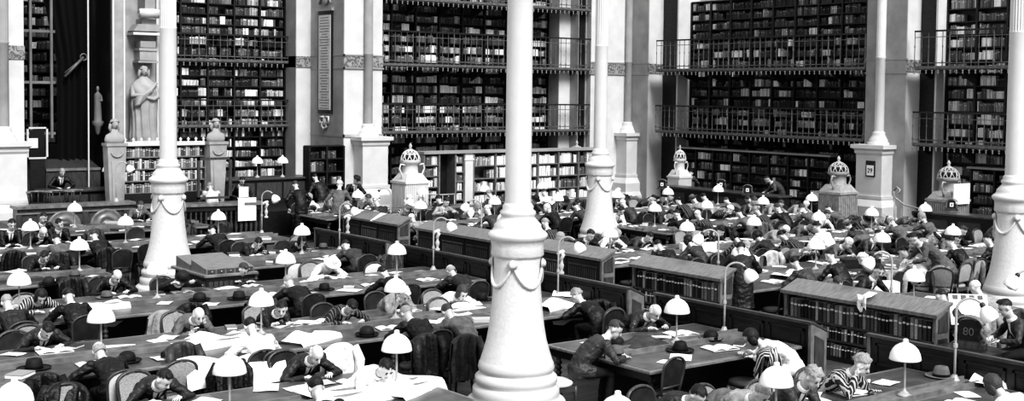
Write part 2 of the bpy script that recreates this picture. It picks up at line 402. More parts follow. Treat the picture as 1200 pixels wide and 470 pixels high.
        h.ell((0,-.02,.038),(.092,.112,.102),22,16,0,HM,lambda x,y,z: z>.1+.6*max(y,0)-.75*max(-y,0),.3,seed)
    elif style=='bob':
        h.ell((0,-.02,.02),(.096,.11,.112),20,14,0,HM,lambda x,y,z: z>.1+.75*max(y,0) or (y<.25 and z>-.85),.07,seed)
        for sx in (-1,1): h.ell((sx*.075,.0,-.03),(.026,.06,.085),10,8,0,HM,None,.1,seed)
    elif style=='bun':
        h.ell((0,-.016,.036),(.088,.106,.096),18,12,0,HM,lambda x,y,z: z>.1+.6*max(y,0)-.9*max(-y,0),.08,seed); h.ell((0,-.12,.03),(.05,.045,.05),10,8,0,HM,None,.15,seed)
    if h.f: h.build('hair',hm,o)
    if hat: build_hat_on(o,HM,hat,woman)
    if scarf:
        k=MB(); k.tube([P[3]+Vector((.09*math.cos(a),.085*math.sin(a),.02+.02*math.sin(a*2))) for a in [2*PI*q/12 for q in range(12)]],.04,8,closed=True); k.build('scarf',CLOTH['white'],o)
    return o,H.y,th,W
def build_hat_on(o,HM,kind,woman):
    fe=FELT if kind!='grey' else FELTG
    M=HM @ Matrix.Translation((0,-.012,.058)) @ Matrix.Rotation(.1,4,'X')
    h=MB()
    if kind=='cloche': h.lathe([(.125,-.035),(.112,-.02),(.105,0),(.104,.035),(.092,.072),(.06,.095),(0,.1)],16,M=M); h.lathe([(.108,-.004),(.109,.022)],16,mat=1,M=M,caps=False)
    elif kind=='cap': h.ell((0,-.01,.03),(.11,.125,.045),14,8,0,M); h.ell((0,.11,.0),(.075,.06,.012),12,6,0,M)
    elif kind=='white': h.lathe([(.17,-.02),(.15,-.005),(.098,.0),(.096,.05),(.07,.085),(0,.09)],18,M=M)
    else:
        h.lathe([(.155,-.008),(.16,.0),(.15,.004),(.094,.004),(.09,.06),(.078,.098),(.045,.108),(0,.095)],18,M=M); h.lathe([(.096,.006),(.093,.035)],18,mat=1,M=M,caps=False)
    h.build('hat',[fe if kind!='white' else CLOTH['white'],RIBBON],o)

# ------------------------------------------------------------------ the room
def build_room():
    f=MB(); f.bx(-22,27,-18,31,-.12,0); struct('floor',f,floor_mat())
    w=MB()
    for b in ((-14,.59,23.5,28),(5.3,10.26,27.0,28),(10.26,12.3,25.75,28),(10.84,12.3,23.5,25.75),(12.3,26,25.1,28),(20.38,20.94,23.97,25.1),(20.94,21.55,23.9,25.1),(21.55,26,23.5,25.1)):
        w.bx(b[0],b[1],b[2],b[3],0,9.5)
    struct('wall_back',w,STONE)
    w=MB(); w.bx(3.24,3.62,23.9,28,0,9.5); w.bx(3.62,5.45,24.75,28,0,9.5); struct('wall_caryatid',w,STONEM)
    w=MB()
    for b in ((23.5,26.6,22.38,23.5),(24.3,26.6,21.5,22.38),(25.35,26.6,12.3,21.5),(23.5,26.6,10.81,12.3),(24.24,26.6,10.2,10.81),(25.2,26.6,-6,10.2)):
        w.bx(b[0],b[1],b[2],b[3],0,9.5)
    struct('wall_right',w,STONE)
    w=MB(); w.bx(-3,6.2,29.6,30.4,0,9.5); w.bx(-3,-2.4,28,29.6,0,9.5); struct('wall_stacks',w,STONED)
    # shade painted as grey strips on the piers, ornamented frieze, mouldings
    n=[0]
    def trim(bs,m):
        n[0]+=1; t=MB()
        for b in bs: t.bx(*b)
        struct('trim_%d'%n[0],t,m)
    trim([(-8,.61,23.47,23.5,5.17,5.55),(10.82,12.32,23.47,23.5,5.17,5.55),(10.815,10.84,23.48,25.75,5.17,5.55),(10.24,10.84,25.72,25.75,5.17,5.55),(10.235,10.26,25.73,27,5.17,5.55),(21.5,23.5,23.47,23.5,5.17,5.55),
          (23.47,23.5,22.36,23.5,5.17,5.55),(23.47,24.3,22.355,22.38,5.17,5.55),(23.47,23.5,10.79,12.32,5.17,5.55),(23.48,24.24,10.785,10.81,5.17,5.55)],BAND)
    for z in (5.14,5.57):
        trim([(10.80,12.34,23.45,23.5,z-.025,z+.025),(10.80,10.84,23.45,25.75,z-.025,z+.025),(23.45,23.5,10.77,12.34,z-.025,z+.025),(23.45,23.5,22.34,23.5,z-.025,z+.025),(21.5,23.5,23.45,23.5,z-.025,z+.025)],STONEG)
    trim([(23.46,23.5,10.81,12.3,0,9.5),(23.46,23.5,22.38,23.5,0,9.5)],STONEG)          # shade painted in grey on pier faces that catch little sun
    trim([(10.81,10.84,23.5,25.75,0,9.5),(10.235,10.26,25.75,27,0,9.5),(20.355,20.38,23.97,25.1,0,9.5),(20.915,20.94,23.5,23.97,0,9.5)],STONEG)  # same painted shade on the side faces of the back wall piers
    trim([(3.20,3.24,23.95,28,0,9.5)],WOOD)  # dark board added to darken the jamb, which would otherwise be lit
    trim([(3.24,3.29,23.86,23.9,0,9.5),(3.57,3.62,23.86,23.9,0,9.5),(2.62,2.66,24.2,24.24,1,9.5),(3.66,3.72,24.7,24.75,0,9.5),(4.9,4.97,24.66,24.75,2.8,9.5)],STONE)
    trim([(10.80,10.84,23.46,25.75,2.86,2.95),(10.80,12.33,23.46,23.5,2.86,2.95)],STONEG)
    # doors onto the galleries: dark leaves in the passages
    for i,(x0,x1,y0,y1) in enumerate(((20.96,21.53,23.84,23.9),(24.24,24.3,21.55,22.36),(24.18,24.24,10.22,10.79))):
        d=MB()
        d.bx(x0,x1,y0,y1,0,9.5)
        struct('door_%d'%(i+2),d,WOOD)
        t=MB()
        if x1-x0>.2: t.bx(x1,x1+.05,y0-.06,y1,0,9.5)
        else: t.bx(x0-.07,x1,y0-.07,y0,0,9.5)
        struct('trim_%d'%(20+i),t,STONE)
    # opening to the stacks, left: glazed door with white frame, shelving behind, hangings
    a,b_=at(31,149,Y=24.2),at(56,181,Y=24.2)
    d=MB(); x0,x1,z1=a.x,b_.x,a.z
    d.bx(x0,x0+.05,24.16,24.24,z1-.92,z1); d.bx(x1-.05,x1,24.16,24.24,z1-.92,z1); d.bx(x0,x1,24.16,24.24,z1-.05,z1); d.bx(x0,x1,24.16,24.24,z1-.92,z1-.87)
    dr=struct('door_1',d,STONE)
    q=MB(); q.bx(x0+.09,x1-.09,24.19,24.21,z1-.87,z1-.08); q.build('pane',mat('dark_glass',.01,.1,.1),dr)
    q=MB(); q.bx(x0+.09,x1-.09,24.18,24.22,0,z1-.94); q.build('panel',WOOD,dr)
    nt=MB(); nt.bx(x0+.02,x0+.30,24.14,24.155,z1-.60,z1-.32); tag(nt.build('notice',PAPER),'white paper notice pinned on the white-framed glazed door','notice')
    d=MB()
    for k in range(4): d.bx(.62,1.9,24.9,25.0,3.0+k*1.5,3.08+k*1.5)
    for x in (.66,1.15,1.75): d.bx(x,x+.07,24.86,24.95,2.9,9.5)
    struct('window_1',d,STONED)
    # drapery in the opening
    def fn(u,v):
        z=9.4-v*9.3; xl=1.15+.95*min(1,v/.45)**.9; x=xl+(3.15-xl)*u
        return (x,25.3+.09*math.sin(u*34+v*3)+.05*math.sin(u*13+1),z)
    g=MB(); g.grid(fn,60,24); tag(g.build('curtain',mat('black_velvet',.004,.95,.4,8)),'heavy black curtain hanging in the tall opening to the stacks','curtain')
    rb=MB(); p,q2=at(76,90,Y=25.1),at(98,67,Y=25.1); rb.tube([p,q2],.045,8); rb.tube([p+Vector((.0,0,.12)),q2],.02,6)
    root=thing('curtain_bracket','slanting grey bracket with a ring end on the black curtain','bracket',(0,0,0)); rb.build('arm',IRONL,root)
    r2=MB(); r2.tube([q2+Vector((.1*math.cos(t),0,.1*math.sin(t))) for t in [2*PI*i/12 for i in range(12)]],.025,6,closed=True); r2.build('ring',IRONL,root)

def gallery(label,axis,a0,a1,front,depth,z,rail):
    "iron gallery: floor slab with a fringe of drops, handrail, balusters"
    root=thing('gallery',label,'balcony',(0,0,0),0,'iron galleries before the bookshelves')
    def B(mb,u0,u1,d0,d1,z0,z1,mat=0):
        if axis=='x': mb.bx(u0,u1,front+d0,front+d1,z0,z1,mat)
        else: mb.bx(front+d0,front+d1,u0,u1,z0,z1,mat)
    s=MB(); B(s,a0,a1,0,depth,z-.05,z+.03); B(s,a0,a1,-.03,.02,z-.02,z+.06)
    s.build('floor_slab',IRONL,root)
    d=MB(); k=a0+.12
    while k<a1:
        c=(k,front-.015,z-.06) if axis=='x' else (front-.015,k,z-.06)
        d.lathe([(.0,-.13),(.028,-.10),(.016,-.05),(.03,-.03),(.03,.0)],6,c); k+=.21
    d.build('drop_fringe',IRONP,root)
    r=MB(); B(r,a0,a1,-.03,.03,z+rail-.05,z+rail); r.build('handrail',IRON,root)
    r=MB(); B(r,a0,a1,-.012,.012,z+.14,z+.17); B(r,a0,a1,-.01,.01,z+rail-.22,z+rail-.2); r.build('cross_rail',IRONL,root)
    n=int((a1-a0)/.24); me=None
    for i in range(n+1):
        u=a0+(a1-a0)*i/n
        if me is None:
            b=MB(); b.lathe([(.016,0),(.016,.12),(.026,.16),(.014,.22),(.011,rail*.5),(.020,rail*.55),(.011,rail*.6),(.012,rail-.05)],6); me=b.mesh('baluster',IRONL)
        o=bpy.data.objects.new('baluster',me); COL.objects.link(o); o.parent=root; o.location=(u,front,z+.02) if axis=='x' else (front,u,z+.02)
        if i%6==0: o.scale=(1.9,1.9,1)
    # brackets from the wall
    for i in range(0,int((a1-a0)/1.4)+1):
        b=MB(); u=min(a0+.2+i*1.4,a1-.1)
        if axis=='x': b.prism([(front+depth,z-.05),(front+.1,z-.05),(front+depth,z-.5)],'x',u-.03,u+.03)
        else: b.prism([(front+depth,z-.05),(front+.1,z-.05),(front+depth,z-.5)],'y',u-.03,u+.03)
        b.build('bracket',IRON,root)
    return root

BK=MB()     # every shelved book beyond the individually built ones
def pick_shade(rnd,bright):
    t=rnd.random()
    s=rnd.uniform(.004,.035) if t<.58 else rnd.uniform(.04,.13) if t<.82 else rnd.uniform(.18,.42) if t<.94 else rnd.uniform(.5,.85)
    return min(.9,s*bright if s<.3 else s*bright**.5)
def fill_books(axis,a0,a1,plane,z0,h,rnd,bright=1.0,fillp=.94,sign=1,depth=.2,light=False):
    "books on one shelf of one bay; plane = front of the spines"
    a=a0+.02; run=0; sh=.05; hh=.8; tt=.04
    while a<a1-.03:
        if run<=0:
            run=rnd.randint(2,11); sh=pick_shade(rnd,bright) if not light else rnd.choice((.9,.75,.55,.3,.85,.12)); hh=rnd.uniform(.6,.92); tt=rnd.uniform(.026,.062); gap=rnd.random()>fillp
            if gap: a+=rnd.uniform(.06,.3); run=0; continue
        t=tt*rnd.uniform(.85,1.15)
        if a+t>a1-.01: break
        H=h*hh*rnd.uniform(.96,1.03); q=rnd.uniform(0,.03); s2=min(.9,sh*rnd.uniform(.45,1.7))
        lean=.0 if rnd.random()>.05 else rnd.uniform(.05,.16)*H
        x0,x1=a+.002,a+t-.002
        if axis=='x':
            f0=plane+q; v=[(x0,f0,z0),(x1,f0,z0),(x1+lean,f0,z0+H),(x0+lean,f0,z0+H),(x0,f0+depth,z0),(x1,f0+depth,z0),(x1+lean,f0+depth,z0+H),(x0+lean,f0+depth,z0+H)]
        else:
            f0=plane+q; v=[(f0,x1,z0),(f0,x0,z0),(f0,x0+lean,z0+H),(f0,x1+lean,z0+H),(f0+depth,x1,z0),(f0+depth,x0,z0),(f0+depth,x0+lean,z0+H),(f0+depth,x1+lean,z0+H)]
        BK.add(v,[(0,1,2,3),(1,5,6,2),(3,2,6,7),(4,0,3,7)],0,False,None,s2)
        if rnd.random()<.5:
            zb=z0+H*rnd.uniform(.55,.8); e=.003
            if axis=='x': BK.add([(x0,f0-e,zb),(x1,f0-e,zb),(x1,f0-e,zb+.03),(x0,f0-e,zb+.03)],[(0,1,2,3)],0,False,None,min(.8,s2*2.5+.12))
            else: BK.add([(f0-e,x1,zb),(f0-e,x0,zb),(f0-e,x0,zb+.03),(f0-e,x1,zb+.03)],[(0,1,2,3)],0,False,None,min(.8,s2*2.5+.12))
        a+=t+lean; run-=1
def wall_bookcase(label,axis,a0,a1,plane,z0,z1,row,bay,seed,bright=1.0,depth=.32,skip=(),light=False,name='wall_bookcase',board=None,group='bookcases against the walls',fill=.94,brightened_rows=()):
    rnd=random.Random(seed); board=board or WOOD
    root=thing(name,label,'bookcase',(0,0,0),0,group)
    def B(mb,u0,u1,d0,d1,za,zb):
        if axis=='x': mb.bx(u0,u1,plane+d0,plane+d1,za,zb)
        else: mb.bx(plane+d0,plane+d1,u0,u1,za,zb)
    n=max(1,round((a1-a0)/bay)); w=(a1-a0)/n
    m=MB(); B(m,a0,a1,depth-.02,depth,z0,z1); m.build('back_panel',board,root)
    for i in range(n+1):
        u=a0+i*w; m=MB(); B(m,u-.03,u+.03,-.03,depth-.02,z0,z1); m.build('upright',board,root)
    k=int(round((z1-z0)/row))
    for j in range(k+1):
        z=z0+j*(z1-z0)/k; m=MB(); B(m,a0,a1,0,depth-.02,z-.02,z+.02); m.build('shelf',board,root)
        if j<k:
            for i in range(n):
                if (i,j) in skip: continue
                fill_books(axis,a0+i*w+.03,a0+(i+1)*w-.03,plane+.02,z+.02,(z1-z0)/k-.05,rnd,bright,fill,1,.2,light or j in brightened_rows)
    return root

def engaged_column(label,x,y,sm):
    root=thing('engaged_column',label,'column',(x,y,0),0,'columns standing against the walls')
    def sq(mb,h,z0,z1,h2=None):
        h2=h if h2 is None else h2
        v=[(sx*h,sy*h,z0) for sx,sy in ((-1,-1),(1,-1),(1,1),(-1,1))]+[(sx*h2,sy*h2,z1) for sx,sy in ((-1,-1),(1,-1),(1,1),(-1,1))]
        mb.add(v,[(3,2,1,0),(4,5,6,7)]+[(i,(i+1)%4,4+(i+1)%4,4+i) for i in range(4)])
    p=MB(); sq(p,.80,0,.48); sq(p,.78,.48,.62,.70); sq(p,.68,.62,.95); sq(p,.68,.95,1.18,.52); sq(p,.54,1.18,1.28); sq(p,.485,1.28,2.55); p.build('pedestal',STONE,root)
    p=MB(); sq(p,.485,2.55,2.62,.53); sq(p,.53,2.62,2.70); sq(p,.53,2.70,2.76,.60); sq(p,.62,2.76,2.88); p.build('pedestal_cap',STONE,root)
    p=MB(); p.lathe([(.36,2.88),(.36,2.95),(.30,2.98),(.31,3.03),(.27,3.08),(.2,3.2),(.21,3.25),(.165,3.3)],20); p.build('column_base',STONE,root)
    fl=lambda a,z: (1-.05*abs(math.sin(a*9))) if z>5.62 else 1
    p=MB(); p.lathe([(.15,3.3),(.145,5.58),(.16,5.6),(.16,5.64),(.15,5.66),(.145,9.4)],72,rfn=fl); p.build('shaft',sm,root)
    return root
def free_column(label,x,y):
    root=thing('column',label,'column',(x,y,0),0,'slender cast iron columns in the hall'); root['kind']='thing'
    b=MB(); b.lathe([(.70,0),(.70,.12),(.66,.20),(.66,.36),(.645,.385),(.60,.42),(.56,.43),(.575,.46),(.57,.55),(.53,.58),(.52,.60),(.545,.63),(.54,.70),(.49,.745),(.47,.76),(.495,.78),(.505,.82),(.49,.88),(.475,.91)],48); b.build('stepped_base',CASTW,root)
    b=MB(); b.lathe([(.475,.91),(.44,1.02),(.395,1.18),(.365,1.35),(.335,1.6),(.312,1.87),(.303,2.1),(.308,2.26)],48); drum=b.build('flared_drum',CASTO,root)
    b=MB(); b.lathe([(.308,2.26),(.335,2.28),(.345,2.3),(.338,2.4),(.345,2.48),(.37,2.5)],48,rfn=lambda a,z: 1+.014*math.sin(a*30)*(1 if 2.29<z<2.47 else 0)); b.build('ornament_band',CASTO,root)
    b=MB(); b.lathe([(.37,2.5),(.392,2.53),(.392,2.57),(.36,2.60),(.33,2.62),(.31,2.66),(.31,2.69),(.25,2.75),(.215,2.80),(.235,2.82),(.235,2.86),(.2,2.89),(.205,2.93),(.175,2.97)],48); b.build('cap_moulding',CASTW,root)
    for k in range(4):
        g=MB(); a0=2*PI*(k+.467)/4; P=[]
        for i in range(11):
            t=i/10; a=a0+t*2*PI/4; P.append((.33*math.cos(a),.33*math.sin(a),2.19-.30*math.sin(PI*t)**.8))
        g.tube(P,[.012+.016*math.sin(PI*i/10) for i in range(11)],8); g.build('garland',CASTW,drum)
        r=MB(); M=Matrix.Rotation(a0,4,'Z') @ Matrix.Translation((.325,0,2.19)) @ Matrix.Rotation(PI/2,4,'Y')
        r.lathe([(.06,0),(.07,.015),(.045,.03),(.05,.04),(.02,.055),(0,.05)],12,M=M,rfn=lambda a,z:1+.15*math.sin(a*6)); r.build('rosette',CASTW,drum)
        pl=MB(); M=Matrix.Rotation(a0,4,'Z')
        for q in range(-3,4):
            t=q/3.0; L=.30*(1-.25*abs(t)); P=[]
            for i in range(5):
                s=i/4; z=.98+L*s*math.cos(t*1.0); r=.475-.17*min(1,(z-.91)/.45)**.75+.004; an=(L*s*math.sin(t*1.0)*1.1+ .03*t)/r
                P.append(M @ Vector((r*math.cos(an),r*math.sin(an),z)))
            pl.tube(P,[.008,.014,.018,.014,.004],6)
        pl.build('palmette',CASTW,drum)
    fl=lambda a,z: (1-.16*(.5+.5*math.cos(a*20))) if z>5.64 else 1
    b=MB(); b.lathe([(.172,2.97),(.170,4.3),(.166,5.62),(.169,5.63),(.169,5.645),(.164,5.66),(.16,9.4)],120,rfn=fl); b.build('shaft',CASTW,root)
    return root

def low_stove(label,x,y,z,light,board=False):
    "heating stove: fluted box body, urn neck, pierced dome with finial"
    root=thing('heating_stove',label,'stove',(x,y,0),0,'heating stoves with pierced domes')
    m=CASTW if light else IRONP; s=z/2.6
    b=MB(); b.bx(-.42,.42,-.42,.42,0,1.45*s)
    for k in range(12):
        u=-.385+k*.07
        b.bx(u-.014,u+.014,-.445,-.42,.15,1.36*s); b.bx(-.445,-.42,u-.014,u+.014,.15,1.36*s)
    b.bx(-.46,.46,-.46,.46,1.40*s,1.47*s); b.bx(-.47,.47,-.47,.47,0,.14); b.build('fluted_body',m,root)
    b=MB(); v=[(sx*.42,sy*.42,1.47*s) for sx,sy in ((-1,-1),(1,-1),(1,1),(-1,1))]+[(sx*.27,sy*.27,1.7*s) for sx,sy in ((-1,-1),(1,-1),(1,1),(-1,1))]
    b.add(v,[(4,5,6,7)]+[(i,(i+1)%4,4+(i+1)%4,4+i) for i in range(4)]); b.lathe([(.27,1.68*s),(.25,1.75*s),(.24,1.95*s),(.28,2.0*s),(.33,2.02*s),(.33,2.07*s)],20); b.build('neck',m,root)
    d=MB(); R=.31
    for k in range(10):
        a=2*PI*k/10; d.tube([(R*math.cos(a+.25*math.sin(t*3))*math.cos(t),R*math.sin(a+.25*math.sin(t*3))*math.cos(t),2.07*s+.34*s*math.sin(t)) for t in [i*PI/2/7 for i in range(8)]],.02,6)
        d.tube([(R*math.cos(a-.3*math.sin(t*3))*math.cos(t),R*math.sin(a-.3*math.sin(t*3))*math.cos(t),2.07*s+.34*s*math.sin(t)) for t in [i*PI/2/7 for i in range(8)]],.016,6)
    for t in (.05,.65,1.15): d.tube([(R*math.cos(a)*math.cos(t),R*math.sin(a)*math.cos(t),2.07*s+.34*s*math.sin(t)) for a in [2*PI*i/20 for i in range(20)]],.022,6,closed=True)
    d.build('pierced_dome',CASTW if light else STEEL,root)
    d=MB(); d.ell((0,0,2.22*s),(.27,.27,.17*s),14,8); d.build('dome_lining',IRON,root)
    d=MB(); d.lathe([(.05,2.39*s),(.07,2.43*s),(.03,2.46*s),(.06,2.51*s),(.05,2.55*s),(0,2.62*s)],12); d.build('finial',STEEL,root)
    for sx in (-1,1):
        d=MB(); d.tube([(sx*.24,-.1,1.95*s),(sx*.42,-.1,1.98*s),(sx*.47,-.1,1.85*s),(sx*.40,-.1,1.7*s),(sx*.36,-.1,1.55*s)],.03,8); d.build('side_scroll',m,root)
    if board:
        d=MB(); d.bx(-.5,.30,-.52,-.49,1.35*s,1.95*s); o=d.build('white_board',PAPER,root)
    return root

def build_architecture():
    build_room()
    for l,x,y in (('tall white cast iron column nearest the viewer, garlanded pedestal, in the middle',0,0),('white garlanded column among the left readers, before the caryatid',0,11.7),('white garlanded column cut by the right edge of the photo',11.7,0),('farthest of the garlanded white columns, right of the nearest one',11.7,11.7)): free_column(l,x,y)
    for l,x,y in (('pale wall column on a square pedestal bearing a wall calendar',23.4,11.7),('pale wall column on a square pedestal in the far corner of the hall',23.4,23.4),('pale wall column on a pedestal right of the inscription tablet',11.7,23.4),('wall column on a stepped pedestal at the left edge, with placard',0,23.4)): engaged_column(l,x,y,STONE if y==11.7 else STONEG)
    for l,ax,a0,a1,fr,dp,z,rl in (
      ('lower iron gallery on the back wall, left of the nearest column',  'x',12.32,21.52,23.5,1.05,2.98,1.0),('middle iron gallery on the back wall, left of the nearest column','x',12.32,21.52,23.5,1.05,5.28,1.18),('top iron gallery on the back wall, at the upper edge','x',12.32,21.52,23.5,1.05,7.52,1.0),
      ('lower iron gallery along the far right wall, over the low bookcase','y',12.34,21.9,23.45,1.25,2.98,1.0),('upper iron gallery along the far right wall','y',12.34,21.9,23.45,1.25,5.28,1.15),
      ('lower iron gallery right of the calendar pedestal','y',.5,10.5,23.45,1.1,2.93,1.02),('upper iron gallery right of the calendar pedestal','y',.5,10.5,23.45,1.1,5.28,1.15),
      ('lower iron catwalk behind the herm busts','x',5.5,10.24,26.3,.2,3.16,.9),('upper iron catwalk behind the herm busts','x',5.5,10.24,26.3,.2,5.33,.9)):
        gallery(l,ax,a0,a1,fr,dp,z,rl)
    wall_bookcase('tall book wall on the back wall between inscription pier and nearest column','x',12.33,20.35,24.6,.4,7.9,.36,1.03,11,5,brightened_rows=(5,6))  # paler spines in the brightened rows make up for shade under the gallery
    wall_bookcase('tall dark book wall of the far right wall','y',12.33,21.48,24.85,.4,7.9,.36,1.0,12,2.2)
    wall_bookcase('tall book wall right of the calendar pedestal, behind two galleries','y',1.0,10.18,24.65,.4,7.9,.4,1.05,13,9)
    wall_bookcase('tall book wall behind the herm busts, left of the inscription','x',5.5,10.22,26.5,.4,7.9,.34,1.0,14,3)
    wall_bookcase('book shelving seen through the opening to the stacks, left','x',.4,3.2,28.6,2.6,9.0,.38,.95,15,3)
    # low bookcases standing in front of the walls
    wall_bookcase('long low dark bookcase under the lower right gallery','y',13.9,20.9,23.75,.2,2.36,.36,.9,16,1.6,.45,name='low_bookcase',group='low bookcases in front of the walls')
    wall_bookcase('short low bookcase beside the right-edge column, under the gallery','y',5.6,8.7,23.85,.2,2.26,.36,.75,17,6,.45,name='low_bookcase',group='low bookcases in front of the walls')
    wall_bookcase('long catalogue bookcase of white volumes behind the nearest column','x',14.75,20.3,21.6,.15,2.33,.44,.93,18,1,.5,light=True,name='low_bookcase',board=WOODL,group='low bookcases in front of the walls')
    wall_bookcase('narrow catalogue bookcase of white volumes left of the standing man','x',12.75,13.35,21.6,.15,2.33,.36,.6,19,1,.5,light=True,name='low_bookcase',board=WOODL,group='low bookcases in front of the walls')
    wall_bookcase('narrow pigeonhole bookcase right of the standing man','x',14.0,14.36,21.6,.15,2.33,.30,.36,20,1,.5,light=True,name='low_bookcase',board=WOODL,group='low bookcases in front of the walls')
    wall_bookcase('dark wooden bookcase against the inscription pier','x',9.3,10.55,23.0,.1,2.6,.42,.62,21,2.2,.4,name='low_bookcase',group='low bookcases in front of the walls',fill=.75)
    p=MB(); p.bx(14.38,14.73,21.58,22.1,0,2.33); p.bx(14.36,14.75,21.56,22.1,2.1,2.16); tag(p.build('pier_panel',STONE),'pale post between the catalogue bookcases','post')
    p=MB(); p.bx(12.7,20.4,21.52,22.15,2.34,2.42); tag(p.build('worktop',STONEG),'long pale top board over the catalogue bookcases','worktop')
    p=MB(); p.bx(23.66,24.25,13.8,21.0,2.37,2.43); tag(p.build('worktop',STONEG),'pale top board of the long low dark bookcase, under the gallery','worktop')
    p=MB(); p.bx(23.76,24.35,5.5,8.8,2.27,2.33); tag(p.build('worktop',STONEG),'pale top board of the short low bookcase by the right-edge column','worktop')
    p=MB(); p.bx(13.36,13.99,22.05,22.12,0,2.33); tag(p.build('recess_panel',WOOD),'dark panel closing the recess behind the standing man','panel')  # flat dark sheet painting the shade of the open recess
    # inscription tablet
    root=thing('inscription_tablet','tall framed inscription tablet on the pier beside the wall column','tablet',(10.81,24.67,0))
    t=MB(); t.bx(-.05,0,-.48,.48,3.62,7.05); t.build('frame',WOOD,root)
    t=MB(); t.bx(-.07,-.04,-.40,.40,3.74,6.92); t.build('slab',STONE,root)
    t=MB(); rnd=random.Random(5)
    for k in range(34):
        z=6.84-k*.092; w=rnd.uniform(.18,.34)
        t.bx(-.074,-.069,-w,w,z-.022,z)
    t.build('lettering',STONED,root)
    t=MB()
    for sgn in (-1,1): t.tube([(-.05,sgn*.05,3.5),(-.06,sgn*.3,3.5),(-.06,sgn*.28,3.3),(-.06,sgn*.12,3.32),(-.06,sgn*.16,3.2),(-.06,0,3.08)],.04,8)
    t.ell((-.05,0,3.35),(.05,.12,.14),10,8); t.build('cartouche',STONE,root)
    t=MB(); t.bx(-.1,0,-.54,.54,7.05,7.15); t.ell((-.05,0,7.4),(.05,.2,.16),10,8); t.tube([(-.05,-.4,7.3),(-.05,-.2,7.55),(-.05,.2,7.55),(-.05,.4,7.3)],.04,8); t.build('crest',STONEG,root)
    # calendar on the pedestal, placard on the left pedestal
    root=thing('wall_calendar','small calendar showing 29 in a dark frame on the pedestal','calendar',(22.915,11.62,2.12))
    t=MB(); t.bx(-.03,0,-.17,.17,-.24,.26); t.build('frame',IRON,root)
    t=MB(); t.bx(-.04,-.03,-.13,.13,-.2,.12); t.build('sheet',PAPER,root)
    text('29',root,(-.044,0,-.11),.2,(PI/2,0,-PI/2),EYE)
    a=at(10,228,Y=22.9); t=MB(); t.bx(a.x-.3,a.x+.26,22.89,22.914,a.z-.17,a.z+.17); tag(t.build('placard',PAPER),'white placard on the pedestal at the left edge','placard')
    # stoves
    for l,q,Y,X,li,bd in (('white heating stove with pierced dome beside the wall pedestal, back left',(481,168),20.9,None,True,False),('heating stove with pierced dome in front of the far corner',(797,170),None,22.4,True,False),('grey fluted heating stove left of the calendar pedestal',(983,183),None,21.9,False,False),('heating stove with a white board, right of the calendar pedestal',(1112,188),None,22.3,False,True),('heating stove whose dome shows above the long catalogue bookcase',(676,165),22.75,None,False,False)):
        P=at(q[0],q[1],Y=Y) if Y else at(q[0],q[1],X=X); so=low_stove(l,P.x,P.y,P.z,li,bd)
        if 'far corner' in l: so.scale=(.72,.72,1)

def text(s,parent,loc,size,rot,m,name='lettering'):
    c=bpy.data.curves.new(name,'FONT'); c.body=s; c.size=size; c.align_x='CENTER'; c.extrude=.002
    t=bpy.data.objects.new('tmp',c); COL.objects.link(t); dg=bpy.context.evaluated_depsgraph_get(); dg.update()
    me=bpy.data.meshes.new_from_object(t.evaluated_get(dg)); bpy.data.objects.remove(t); bpy.data.curves.remove(c)
    me.materials.clear(); me.materials.append(m)
    o=bpy.data.objects.new(name,me); COL.objects.link(o); o.parent=parent; o.location=loc; o.rotation_euler=rot; return o

